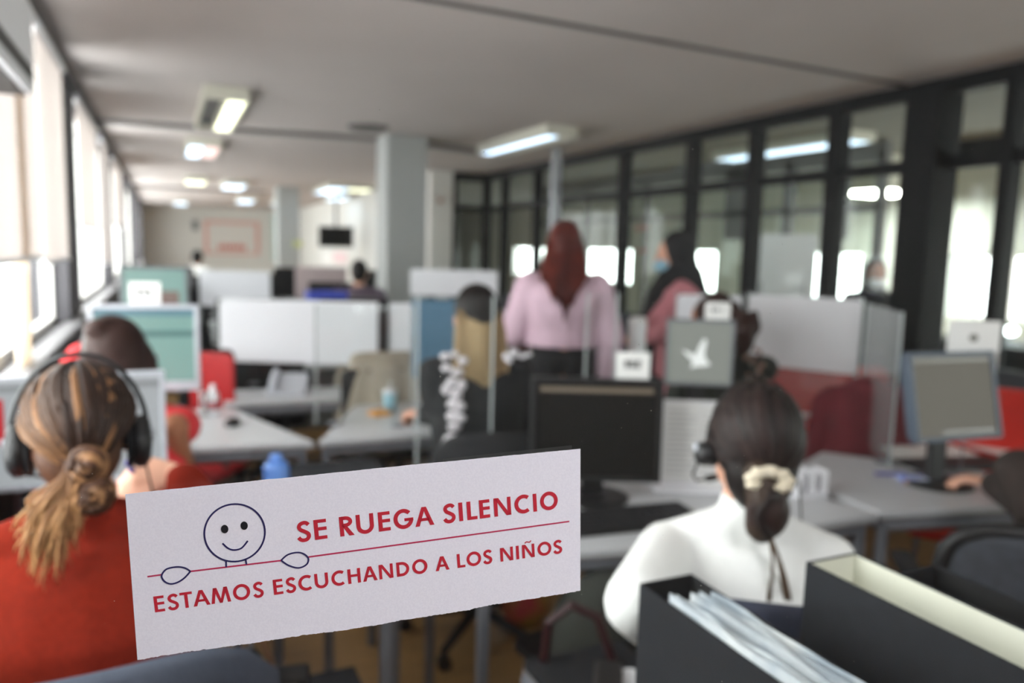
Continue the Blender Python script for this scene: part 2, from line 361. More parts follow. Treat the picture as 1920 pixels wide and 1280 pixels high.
# front glass the sign is stuck to (window between the corridor and the room)
gD = Vector((.97591676, -.21814324, 0)); gN = Vector((-.21814324, -.97591676, 0)); gP = Vector((.101, .45, 1.365))
GM = Matrix(((gD.x, -gN.x, 0, gP.x), (gD.y, -gN.y, 0, gP.y), (0, 0, 1, gP.z), (0, 0, 0, 1)))   # local x along the glass, y into the room, z up
gl = MB().box((-.60, .0006, -1.0), (2.1, .0056, 1.2)).obj('window_30', M_front); gl.matrix_world = GM; gl['kind'] = 'structure'
fr = MB().box((-.66, -.03, -1.365), (-.58, .04, 1.335)).box((2.08, -.03, -1.365), (2.16, .04, 1.335)).box((-.6, -.03, -1.365), (2.1, .04, -1.0)).box((-.6, -.03, 1.2), (2.1, .04, 1.335)).obj('window_frame', M_dark, gl)
dm = MB()
for i in range(330):
    x = random.uniform(-.33, .42); z = random.gauss(.05, .16)
    if i % 5 == 0: x = random.gauss(.045, .012); z = random.gauss(-.135, .02)
    if abs(x) > .42 or abs(z) > .33: continue
    r_ = random.uniform(.00008, .00026)
    if i % 37 == 0: r_ = .0004
    dm.ell((x, .0004, z), (r_, .0001, r_*random.uniform(.7, 1.6)), n=6, m=4)
o = dm.obj('dust_specks', mat('pale_dust', rgb(150, 148, 142), .9)); o.matrix_world = GM
tag(o, 'fine pale dust specks scattered over the front window glass', 'dust', kind='stuff')

# ================================================================ the sign
TH = .084895559
S_ = Matrix(((math.cos(TH), 0, -math.sin(TH), 0), (0, 1, 0, 0), (math.sin(TH), 0, math.cos(TH), 0), (0, 0, 0, 1)))
sign = bpy.data.objects.new('paper_sign', None); COL.objects.link(sign); sign.matrix_world = GM @ S_
tag(sign, 'white torn-edged paper sign with smiling face drawing and red lettering taped to front glass', 'sign')
mm = .001
def edge(p, q, n, amp, seed):
    rd = random.Random(seed); out = []; dr = 0
    for i in range(n):
        t = i/n; dr = dr*.9+rd.uniform(-amp, amp)*.5
        out.append((p[0]+(q[0]-p[0])*t, p[1]+(q[1]-p[1])*t+dr+rd.uniform(-amp, amp)*.5))
    return out
P_ = edge((-128.63, -50.33), (9.0, -51.6), 150, .35, 3)+edge((9, -51.6), (91.2, -50.3), 90, .35, 4)+edge((91.2, -50.3), (144.5, -49.4), 60, .3, 5)
P_ += [(144.55, -49.36), (147.3, 10), (149.05, 46.57)]+edge((149.05, 46.57), (17.2, 49.2), 120, .1, 6)+edge((17.2, 49.2), (-123.5, 50.8), 130, .12, 8)+[(-123.56, 50.78)]
pz = Matrix(((1, 0, 0, 0), (0, 0, 1, 0), (0, 1, 0, 0), (0, 0, 0, 1)))    # prism xy -> sign xz
M_sheet = mat('sign_paper', rgb(238, 237, 248), .85, noise=.03, scale=900, c2=rgb(232, 231, 243))
sheet = MB().prism([(x*mm, y*mm) for x, y in P_], -.00035, -.0001, pz).obj('paper_sheet', M_sheet, sign)
def strip(pts, t, closed=False):
    """flat ribbon of width t along points"""
    pts = [Vector((p[0], p[1])) for p in pts]; n = len(pts); L, Rr = [], []
    for i in range(n):
        a = pts[(i-1) % n] if (closed or i > 0) else None; b = pts[(i+1) % n] if (closed or i < n-1) else None; p = pts[i]
        d1 = (p-a).normalized() if a is not None else (b-p).normalized(); d2 = (b-p).normalized() if b is not None else d1
        nn = Vector((-(d1+d2).y, (d1+d2).x))
        nn = nn.normalized() if nn.length > 1e-6 else Vector((-d1.y, d1.x)); k = t/2/max(.5, nn.dot(Vector((-d1.y, d1.x))))
        L.append(p+nn*k); Rr.append(p-nn*k)
    return L, Rr
class Ink:
    def __init__(s, y): s.m = MB(); s.y = y
    def poly(s, pts): s.m.add([Vector((p[0]*mm, s.y, p[1]*mm)) for p in pts], [tuple(range(len(pts)))])
    def rib(s, pts, t, closed=False):
        L, Rr = strip(pts, t, closed); n = len(L); vs = [Vector((p[0]*mm, s.y, p[1]*mm)) for p in L+Rr]
        s.m.add(vs, [(i, (i+1) % n, (i+1) % n+n, i+n) for i in range(n if closed else n-1)])
def crom(pts, k=8):
    out = []; P = [pts[0]]+list(pts)+[pts[-1]]
    for i in range(1, len(P)-2):
        for j in range(k):
            t = j/k; o = []
            for c in (0, 1):
                a, b, c_, d = P[i-1][c], P[i][c], P[i+1][c], P[i+2][c]
                o.append(.5*(2*b+(c_-a)*t+(2*a-5*b+4*c_-d)*t*t+(3*b-a-3*c_+d)*t**3))
            out.append(tuple(o))
    return out+[pts[-1]]
def arc(cx, cy, rx, ry, a0, a1, n=28): return [(cx+rx*math.cos(R(a0+(a1-a0)*i/n)), cy+ry*math.sin(R(a0+(a1-a0)*i/n))) for i in range(n+1)]
def glyph(ink, ch, x0, x1, yb, h, t):
    w_ = x1-x0; X = lambda u: x0+u; tb = t*.86; o = t*.12
    rect = lambda a, b, c, d: ink.poly([(x0+a, yb+b), (x0+c, yb+b), (x0+c, yb+d), (x0+a, yb+d)])
    if ch == 'I': rect(0, 0, w_, h)
    elif ch == 'L': rect(0, 0, t, h); rect(t, 0, w_, tb)
    elif ch == 'E': rect(0, 0, t, h); rect(t, 0, w_, tb); rect(t, h-tb, w_, h); rect(t, h*.53-tb/2, w_, h*.53+tb/2)
    elif ch == 'T': rect(w_/2-t/2, 0, w_/2+t/2, h-tb); rect(0, h-tb, w_, h)
    elif ch == 'H': rect(0, 0, t, h); rect(w_-t, 0, w_, h); rect(t, h*.53-tb/2, w_-t, h*.53+tb/2)
    elif ch in 'NÑ':
        rect(0, 0, t*.95, h); rect(w_-t*.95, 0, w_, h)
        ink.poly([(x0+t*.2, yb+h), (x0+t*1.25, yb+h), (x0+w_-t*.2, yb), (x0+w_-t*1.25, yb)])
        if ch == 'Ñ': ink.rib(crom([(x0+w_*.24, yb+h*1.1), (x0+w_*.38, yb+h*1.19), (x0+w_*.52, yb+h*1.16), (x0+w_*.64, yb+h*1.15), (x0+w_*.76, yb+h*1.25)]), t*.42)
    elif ch == 'A':
        c = w_/2; a = t*.58
        ink.poly([(x0, yb), (x0+t*1.08, yb), (x0+c+t*.12, yb+h*.84), (x0+c, yb+h), (x0+c-a, yb+h)])
        ink.poly([(x0+w_, yb), (x0+c+a, yb+h), (x0+c, yb+h), (x0+c-t*.12, yb+h*.84), (x0+w_-t*1.08, yb)])
        rect(w_*.22, h*.26, w_*.78, h*.26+tb*.9)
    elif ch == 'M':
        a = w_*.16
        ink.poly([(x0, yb), (x0+t, yb), (x0+a+t*.85, yb+h), (x0+a-t*.1, yb+h)])
        ink.poly([(x0+w_, yb), (x0+w_-a+t*.1, yb+h), (x0+w_-a-t*.85, yb+h), (x0+w_-t, yb)])
        ink.poly([(x0+a-t*.1, yb+h), (x0+a+t*1.0, yb+h), (x0+w_/2+t*.42, yb), (x0+w_/2-t*.42, yb)])
        ink.poly([(x0+w_-a+t*.1, yb+h), (x0+w_/2+t*.42, yb), (x0+w_/2-t*.42, yb), (x0+w_-a-t*1.0, yb+h)])
    elif ch == 'O': ink.rib(arc(x0+w_/2, yb+h/2, w_/2-t/2, h/2-t/2+o, 0, 354, 59), t, True)
    elif ch == 'C': ink.rib(arc(x0+w_*.62, yb+h/2, w_*.62-t/2, h/2-t/2+o, 52, 308), t)
    elif ch == 'G':
        ink.rib(arc(x0+w_*.5, yb+h/2, w_*.5-t/2, h/2-t/2+o, 42, 352, 40), t); rect(w_*.54, h*.5-tb*.75, w_-t*.02, h*.5+tb*.15)
    elif ch == 'D':
        rect(0, 0, t, h); ry = h/2-t/2
        ink.rib([(x0+t*.5, yb+h-t/2)]+arc(x0+w_*.40, yb+h/2, w_*.60-t/2, ry, 90, -90)+[(x0+t*.5, yb+t/2)], t)
    elif ch == 'U':
        r_ = w_/2-t/2
        ink.rib([(x0+t/2, yb+h)]+arc(x0+w_/2, yb+r_*1.0+t*.4, r_, r_+t*.0, 180, 360)+[(x0+w_-t/2, yb+h)], t)
    elif ch == 'R':
        rect(0, 0, t, h); ry = h*.25-t*.22
        ink.rib([(x0+t*.5, yb+h-t*.45)]+arc(x0+w_*.42, yb+h*.73, w_*.5-t/2, h*.27-t*.45, 90, -90)+[(x0+t*.5, yb+h*.46+t*.45)], t*.92)
        ink.poly([(x0+t*.7, yb+h*.5), (x0+t*1.8, yb+h*.5), (x0+w_, yb), (x0+w_-t*1.25, yb)])
    elif ch == 'S':
        q = [(.86, .80), (.72, .90), (.52, .925), (.28, .86), (.19, .72), (.30, .59), (.55, .49), (.79, .37), (.83, .22), (.68, .09), (.44, .055), (.24, .10), (.10, .22)]
        ink.rib(crom([(x0+u*w_*1.02, yb+v*h*1.0) for u, v in q]), t*.95)
M_inkred = mat('red_ink', rgb(196, 32, 54), .7, noise=.05); M_inkmag = mat('magenta_red_ink', rgb(190, 36, 84), .7); M_inknavy = mat('navy_ink', rgb(34, 28, 88), .7); M_inkblk = mat('black_ink', rgb(10, 10, 20), .7)
L1 = [('S', -31.28, -23.1), ('E', -21.02, -13.6), ('R', -5.88, 2.7), ('U', 4.16, 14.76), ('E', 17.53, 24.74), ('G', 26.87, 39.07), ('A', 39.97, 51.8), ('S', 57.66, 65.41), ('I', 67.65, 70.15), ('L', 72.84, 79.31), ('E', 80.79, 87.5), ('N', 90.21, 101.2), ('C', 103.59, 113.3), ('I', 115.8, 118.2), ('O', 120.44, 132.2)]
L2 = [('E', -115.6, -110.0), ('S', -108.3, -102.1), ('T', -101.2, -94.3), ('A', -94.1, -84.6), ('M', -84.0, -72.8), ('O', -71.3, -61.5), ('S', -59.8, -53.8), ('E', -48.0, -42.5), ('S', -40.8, -34.8), ('C', -33.3, -25.4), ('U', -23.6, -15.5), ('C', -13.6, -5.8), ('H', -3.7, 4.0), ('A', 5.3, 14.2), ('N', 15.4, 24.0), ('D', 26.2, 34.1), ('O', 36.0, 45.5), ('A', 50.5, 59.3), ('L', 64.4, 69.5), ('O', 70.5, 79.9), ('S', 81.2, 87.0), ('N', 92.4, 100.8), ('I', 102.8, 104.7), ('Ñ', 106.8, 115.0), ('O', 117.0, 126.3), ('S', 127.6, 133.5)]
ink = Ink(-.0006)
for ch, a, b in L1: glyph(ink, ch, a, b, 8.96-.21*(a+21)/137, 12.55-.65*(a+21)/137, 2.45)
ink.m.obj('upper_lettering', M_inkred, sheet)
ink = Ink(-.0006)
for ch, a, b in L2: glyph(ink, ch, a, b, -22.53+.9*(a+116)/218, 9.85-.75*(a+116)/218, 1.85)
ink.m.obj('lower_lettering', M_inkred, sheet)
ink = Ink(-.0006)
for a, b in (((-117.34, -.02), (-109.4, .0)), ((-93.5, -.3), (-41.9, -1.14)), ((-25.95, -1.24), (139.22, -.9))): ink.rib([a, b]  , .95)
ink.m.obj('ruled_line', M_inkmag, sheet)
ink = Ink(-.00065)
ink.rib(arc(-66.5, 19.75, 17.1, 17.75, 0, 354, 59), 1.05, True)
ink.rib(crom([(-74.05, 14.33), (-71.29, 10.9), (-68.05, 9.3), (-63.7, 9.9), (-59.7, 13.87)]), 1.0)
ink.rib([(-73.2, 2.9), (-73.5, -.7)], 1.0); ink.rib([(-62.1, 2.8), (-61.9, -.8)], 1.0)
hl = [(-93.58, -.3), (-97.31, -3.8), (-101.45, -5.98), (-105.37, -6.32), (-108.36, -4.3), (-109.65, -1.0), (-108.06, 1.86), (-105.41, 3.33), (-100.14, 3.48), (-96.12, 2.07), (-93.58, -.3)]
hr = [(-41.94, -1.01), (-37.86, 1.9), (-32.51, 2.59), (-28.51, 1.18), (-26.03, -2.06), (-27.37, -5.72), (-32.24, -7.24), (-37.9, -4.8), (-41.94, -1.01)]
ink.rib(crom(hl), 1.0); ink.rib(crom(hr), 1.0)
ink.m.obj('drawn_figure', M_inknavy, sheet)
ink = Ink(-.0007)
for c in ((-71.9, 22.9), (-60.8, 23.5)): ink.poly(arc(c[0], c[1], 2.05, 2.6, 0, 350, 34))
ink.m.obj('drawn_eyes', M_inkblk, sheet)
MB().prism([(x*mm, y*mm) for x, y in ((60, 50.2), (143.5, 49.6), (143.5, 44), (60, 45))], -.00008, 0, pz).obj('tape_strip', glass('clear_tape', (.80, .80, .80), .3, .02), sign)

# ================================================================ furniture builders
def desk(name, label, pts, z=.745, legs=None, group=None, topm=None):
    """table top over a polygon of world points, steel frame below"""
    cx = sum(p[0] for p in pts)/len(pts); cy = sum(p[1] for p in pts)/len(pts)
    t = thing(name, label, 'desk', (cx, cy, 0), 0, group); q = [(p[0]-cx, p[1]-cy) for p in pts]
    MB().prism(q, z-.022, z).obj('table_top', topm or M_desk, t, bevel=.003)
    MB().prism([(x*1.001, y*1.001) for x, y in q], z-.028, z-.022).obj('edge_band', M_deske, t)
    f = MB(); n = len(q); s_ = .93
    for i in range(n):
        a = Vector((q[i][0]*s_, q[i][1]*s_, z-.055)); b = Vector((q[(i+1) % n][0]*s_, q[(i+1) % n][1]*s_, z-.055))
        f.tube([a, b], .022, 4)
    f.obj('frame_rail', M_metal, t)
    for x, y in q: MB().box((x*s_-.015, y*s_-.015, 0), (x*s_+.015, y*s_+.015, z-.035)).obj('leg', M_metal, t, bevel=.004)
    return t
def monitor(label, base, face, w_, h_, zc, frame, screen, bezel=.018, tilt=0, chin=0, ped='black', deskz=.745):
    """base on the desk, screen centre at height zc, face = azimuth the screen looks to (0 = towards -Y)"""
    t = thing('computer_monitor', label, 'monitor', (base[0], base[1], deskz), R(face))
    H = zc-deskz; M = Matrix.Translation((0, 0, H)) @ Matrix.Rotation(R(-tilt), 4, 'X')
    b = MB(); x, z = w_/2, h_/2
    fr = MB().box((-x, -.02, z-bezel), (x, .012, z), M).box((-x, -.02, -z), (x, .012, -z+bezel+chin), M).box((-x, -.02, -z+bezel+chin), (-x+bezel, .012, z-bezel), M).box((x-bezel, -.02, -z+bezel+chin), (x, .012, z-bezel), M)
    fr.obj('bezel', frame, t, bevel=.002)
    sm, bits = screen
    s = MB().box((-x+bezel, -.012, -z+bezel+chin), (x-bezel, .010, z-bezel), M).obj('screen', sm, t)
    for (a, b_, c, d, m_) in bits:
        u = lambda k: -x+bezel+(w_-2*bezel)*k; v = lambda k: -z+bezel+chin+(h_-2*bezel-chin)*k
        MB().box((u(a), -.0135, v(b_)), (u(c), -.012, v(d)), M).obj('window_bar', m_, s)
    MB().rbox((-x*.96, .012, -z*.94), (x*.96, .03, z*.94), .02, M).rbox((-x*.6, .03, -z*.6), (x*.6, .055, z*.6), .03, M).obj('rear_shell', frame, t)
    pm = M_blackp if ped == 'black' else M_silver
    MB().rbox((-.035, .03, .01), (.035, .055, H), .01).obj('stand_neck', pm, t)
    MB().lathe([(0, 0), (.12, 0), (.12, .008), (.10, .014), (0, .014)], (0, .03, 0)).obj('stand_base', pm, t, smooth=False)
    return t
def chair(label, loc, rz, fabric, group=None, back_z=1.0, back_w=.44, back_h=.42, arms=True):
    """office chair; faces +Y locally, the back is on the -Y side"""
    t = thing('office_chair', label, 'chair', loc, rz, group)
    s = MB(); s.rbox((-.24, -.02, .0), (.24, .02, .46), .09); 
    s = MB(); Mx = Matrix.Translation((0, .02, .47)) @ Matrix.Rotation(R(-90), 4, 'X')
    s.rbox((-.24, -.035, -.24), (.24, .035, .24), .08, Mx); s.obj('seat', fabric, t, bevel=.02)
    b = MB(); hw = back_w/2; n = 10; rings = []
    for i in range(n+1):
        a = -1+2*i/n; yy = -.26+.05*a*a; ring = []
        zt = back_z-.05*a**4; zb = back_z-back_h+.04*a**4
        th_ = .03*(1-.75*abs(a)**5)
        for k in range(12):
            q = 2*math.pi*k/12; cz = (zt+zb)/2; rz_ = (zt-zb)/2
            cz_ = math.copysign(abs(math.sin(q))**.35, math.sin(q)); cy_ = math.copysign(abs(math.cos(q))**.7, math.cos(q))
            ring.append(Vector((a*hw, yy+cy_*th_, cz+cz_*rz_*(1-.18*abs(a)**8))))
        rings.append(ring)
    b.loft(rings).obj('backrest', fabric, t, smooth=True)
    MB().tube([(0, -.05, .43), (0, -.30, .44), (0, -.325, .55), (0, -.31, back_z-back_h*.5)], .018, 8).obj('back_support', M_blackp, t)
    MB().lathe([(.025, .12), (.025, .44), (.05, .44), (.05, .455), (0, .455)]).obj('gas_column', M_blackp, t)
    base = MB()
    for k in range(5):
        a = R(72*k+18); base.cap((0, 0, .115), .024, (.29*math.cos(a), .29*math.sin(a), .075), .016, 8)
    bo = base.obj('star_base', M_blackp, t)
    for k in range(5):
        a = R(72*k+18); MB().lathe([(0, -.02), (.027, -.02), (.027, .02), (0, .02)], (.29*math.cos(a), .29*math.sin(a), .028), 12, Matrix.Rotation(R(90), 3, 'X')).obj('caster', M_blackp, bo)
    if arms:
        for sx in (-1, 1):
            MB().tube([(sx*.22, .02, .45), (sx*.28, .02, .46), (sx*.28, .0, .66)], .015, 8).rbox((sx*.28-.03, -.14, .66), (sx*.28+.03, .14, .69), .012).obj('armrest', M_blackp, t)
    return t
def shell_chair(label, loc, rz, m_, group=None, bw=.46, bz=.86):
    """stackable chair with a one-piece plastic back on four metal legs"""
    t = thing('plastic_chair', label, 'chair', loc, rz, group)
    Mx = Matrix.Translation((0, 0, .44)) @ Matrix.Rotation(R(-90), 4, 'X')
    MB().rbox((-.22, -.012, -.22), (.22, .012, .22), .05, Mx).obj('seat', m_, t, bevel=.008)
    MB().rbox((-bw/2, -.235, .52), (bw/2, -.212, bz), .045).obj('backrest', m_, t, bevel=.008)
    for sx in (-1, 1):
        MB().tube([(sx*.19, .2, .0), (sx*.18, .17, .43)], .011, 8).obj('leg', M_metal, t)
        MB().tube([(sx*.2, -.24, .0), (sx*.18, -.2, .43), (sx*.18, -.245, .7)], .011, 8).obj('leg', M_metal, t)
    return t

# ================================================================ people
def hand(mb, W, d, nrm, side, curl=35, sc_=1.0, spread=1.0):
    d = Vector(d).normalized(); nrm = Vector(nrm); nrm = (nrm-d*nrm.dot(d)).normalized(); lat = -side*nrm.cross(d)   # towards the thumb
    W = Vector(W)
    offs = [(.030, .078, .074, .0088), (.010, .084, .083, .0090), (-.011, .081, .077, .0086), (-.030, .074, .060, .0078)]
    for i, (l, kd, ln, rr) in enumerate(offs):
        k = W+(d*kd+lat*l)*sc_
        mb.cap(W+(d*.012+lat*l*.55)*sc_, .0150*sc_, k, .0118*sc_, 10)
        a = 0; p = k; r0 = .0105*sc_
        for j, fr in enumerate((.45, .31, .24)):
            a += R(curl*(1+.15*j+.08*i)); dd = d*math.cos(a)+nrm*math.sin(a)+lat*(l*1.2*spread); dd.normalize()
            q = p+dd*ln*fr*sc_; mb.cap(p, r0, q, r0*.9, 8); p = q; r0 *= .9
    t0 = W+(d*.022+lat*.022)*sc_; t1 = t0+(d*.030+lat*.026+nrm*.012)*sc_; t2 = t1+(d*.030+lat*.006+nrm*.010)*sc_; t3 = t2+(d*.022-lat*.002+nrm*.006)*sc_
    mb.chain([t0, t1, t2, t3], [.0150*sc_, .0115*sc_, .0102*sc_, .0085*sc_], 8)

def person(label, loc, face, T, skin=M_skin, top=M_black, bottom=M_jeans, sit=True, lean=.06, side=0, turn=0, nod=0, tiltz=0, L=None, Rr=None,
           sleeve='long', voxel=.009, sw=.165, hs=1.0, hemz=None, loose=0, neckroll=False, hands=(40, 40), wide=1.0, cat='person'):
    """T = height of the crown; arms given as (elbow, wrist, hand direction, palm normal) in local coordinates"""
    rot = Matrix.Rotation(R(-face), 4, 'Z'); root_m = Matrix.Translation(loc) @ rot
    sh = Vector((side, lean, T-.315)); hipz = .53 if sit else T*.52
    nk = sh+Vector((0, 0, .03)); hc = nk+Vector((side*.2, .035, .17))           # head centre
    HM3 = (Matrix.Rotation(R(-turn), 3, 'Z') @ Matrix.Rotation(R(tiltz), 3, 'Y') @ Matrix.Rotation(R(-nod), 3, 'X'))
    hb = nk+Vector((0, .01, .07))
    def H(x, y, z): return hb+HM3 @ (Vector((x, y, z))*hs)     # head frame: origin at the top of the neck
    body = MB(); cloth = MB(); leg = MB(); shoes = []
    # trunk
    def ring(c, rx, ry, n=16): return [Vector((c[0]+rx*math.cos(2*math.pi*k/n)*wide, c[1]+ry*math.sin(2*math.pi*k/n), c[2])) for k in range(n)]
    def trunk(m, g, z0):
        zs = [(0, .150, .11), (.25, .140, .105), (.5, .150, .115), (.75, .165, .118), (.92, .155, .10), (1.0, .10, .07)]
        rs = []
        for t_, rx, ry in zs:
            z = z0+(sh.z+.015-z0)*t_; c = (sh.x*t_, sh.y*t_**1.3-(.02 if .3 < t_ < .8 else 0), z); rs.append(ring(c, rx*sw/.165+g, ry+g))
        m.loft(rs)
    z0 = hipz-.07 if sit else hipz-.05
    trunk(body, -.01, z0); zc_ = hemz if hemz else z0+.02; trunk(cloth, .012+loose, zc_)
    for m, g in ((body, 0), (cloth, .014)):
        m.cap(sh+Vector((-sw*.8, 0, -.03)), .045+g, sh+Vector((sw*.8, 0, -.03)), .045+g)
        m.cap(sh+Vector((-sw*.4, 0, .01)), .045+g*.6, sh+Vector((sw*.4, 0, .01)), .045+g*.6)
    body.cap(sh, .055, hb, .052)
    if neckroll: cloth.chain([sh+Vector((0, .0, .0)), nk+Vector((0, .005, .035)), nk+Vector((0, .012, .062))], [.062, .056, .054])
    else: cloth.cap(sh+Vector((0, 0, -.01)), .075, sh+Vector((0, .0, .038)), .060)
    # head
    body.ell(H(0, .012, .115), (.074*hs, .094*hs, .098*hs), HM3); body.ell(H(0, .045, .045), (.054*hs, .055*hs, .055*hs), HM3); body.ell(H(0, .075, .012), (.026*hs, .024*hs, .022*hs), HM3)
    body.chain([H(0, .098, .095), H(0, .118, .062), H(0, .105, .052)], [.010*hs, .014*hs, .010*hs], 8)
    body.cap(H(-.016, .098, .030), .007*hs, H(.016, .098, .030), .007*hs, 8); body.cap(H(-.04, .088, .112), .010*hs, H(.04, .088, .112), .010*hs, 8)
    for sx in (-1, 1): body.ell(H(sx*.077, .008, .078), (.010*hs, .020*hs, .032*hs), HM3)
    # legs
    if sit:
        for sx in (-1, 1):
            hp, kn, an = Vector((sx*.09, .0, hipz)), Vector((sx*.12, .42, hipz-.01)), Vector((sx*.12, .40, .10))
            for m, g in ((body, -.012), (leg, 0)): m.chain([hp, kn, an], [.088+g, .065+g, .045+g])
            sm_ = MB(); shoes.append(sm_); sm_.cap(an+Vector((0, -.02, -.055)), .042, an+Vector((0, .15, -.062)), .036)
            body.cap(an, .033, an+Vector((0, .08, -.05)), .03)
        leg.cap((-.08, 0, hipz), .10, (.08, 0, hipz), .10)
    else:
        for sx in (-1, 1):
            hp, kn, an = Vector((sx*.085, 0, hipz)), Vector((sx*.085, .02, T*.28)), Vector((sx*.09, -.02, .10))
            for m, g in ((body, -.012), (leg, 0)): m.chain([hp, kn, an], [.092+g, .062+g, .045+g])
            sm_ = MB(); shoes.append(sm_); sm_.cap(an+Vector((0, -.02, -.055)), .042, an+Vector((0, .15, -.062)), .036)
            body.cap(an, .033, an+Vector((0, .08, -.05)), .03)
        leg.cap((-.05, -.02, hipz+.12), .10, (.05, -.02, hipz+.12), .10); leg.chain([(-.065, 0, hipz+.02), (-.055, -.01, hipz+.20)], [.115, .105]); leg.chain([(.065, 0, hipz+.02), (.055, -.01, hipz+.20)], [.115, .105])
    # arms
    for s_, A in ((-1, L), (1, Rr)):
        S = sh+Vector((s_*sw, 0, -.024))
        body.cap(sh+Vector((s_*.03, 0, .03)), .045, S, .045); cloth.cap(sh+Vector((s_*.03, 0, .028)), .054, S, .058)
        if A is None:
            A = ((S.x+s_*.06, S.y+.02, S.z-.27), (S.x-s_*.02, S.y+.24, S.z-.29), (-s_*.2, 1, -.05), (0, 0, -1)) if sit else ((S.x+s_*.05, S.y-.01, S.z-.28), (S.x+s_*.05, S.y+.06, S.z-.52), (0, .1, -1), (-s_, 0, 0))
        E_, W_, d_, n_ = A; E_ = Vector(E_); W_ = Vector(W_)
        body.chain([S, E_, W_], [.046, .038, .026]); hand(body, W_, d_, n_, s_, hands[0 if s_ < 0 else 1])
        if sleeve == 'long': cloth.chain([S, E_, E_+(W_-E_)*.9], [.056+loose, .048+loose, .038+loose*.8])
        elif sleeve == 'short': cloth.chain([S, S+(E_-S)*.45], [.064+loose, .060+loose])
    b = body.skin('person', skin, None, voxel, 3); b.matrix_world = root_m; tag(b, label, cat)
    c = cloth.skin('top', top, b, max(voxel, .009), 4); leg.skin('trousers', bottom, b, .012, 3)
    for sh_ in shoes: sh_.skin('shoe', M_shoe, b, .01, 2)
    for sx in (-1, 1): MB().ell(H(sx*.031, .092, .088), (.011*hs, .008*hs, .007*hs), HM3, 10, 6).obj('eye', M_eye, b, smooth=True)
    return b, H, HM3, root_m.inverted(), sh

def caphair(b, H, HM3, m_, extra=None, hs=1.0, voxel=.009, grow=0, name='hair', it=3):
    h = MB(); h.ell(H(0, -.008, .122), ((.084+grow)*hs, (.100+grow)*hs, (.102+grow)*hs), HM3); h.ell(H(0, -.04, .075), ((.072+grow)*hs, (.066+grow)*hs, (.075+grow)*hs), HM3)
    if extra: extra(h)
    return h.skin(name, m_, b, voxel, it)

# ---- woman in rust sweater, near left -------------------------------------------------------
def wl(inv, p): return inv @ Vector(p)
W1L = (-.135, 1.43, 0)
p1, H1, HM1, inv1, sh1 = None, None, None, None, None
def _w1():
    face = -4; T = 1.335
    inv = (Matrix.Translation(W1L) @ Matrix.Rotation(R(-face), 4, 'Z')).inverted()
    elb = inv @ at(420, 1020, d=1.50); wr = inv @ at(338, 893, d=1.56)
    return person('person in rust-red knit sweater seated at left, streaked hair knotted low, seen from behind', W1L, face, T, M_skin, M_rust, M_jeans, True, .05, 0, 3, 4, 0,
        L=((-.27, .06, .76), (-.10, .30, .80), (.3, 1, 0), (0, 0, -1)), Rr=(elb, wr, inv.to_3x3() @ Vector((-.93, .12, .22)), (.1, .5, -1)), voxel=.007, sw=.175, loose=.006, hands=(30, 48), wide=1.1)
p1, H1, HM1, inv1, sh1 = _w1()
def lerp(a, b, t): return tuple(a[i]+(b[i]-a[i])*t for i in range(3))
DK = rgb(34, 26, 24); MD = rgb(92, 60, 42); LT = rgb(186, 136, 94); BL = rgb(226, 176, 118)
def scalp(H, HM3, th, ph, g=1.0, c=(0, -.004, .118), rad=(.083, .099, .101)):
    """point on the hair surface; th azimuth from the back (-y) towards +x, ph up"""
    return H(c[0]+rad[0]*g*math.sin(th)*math.cos(ph), c[1]-rad[1]*g*math.cos(th)*math.cos(ph), c[2]+rad[2]*g*math.sin(ph))
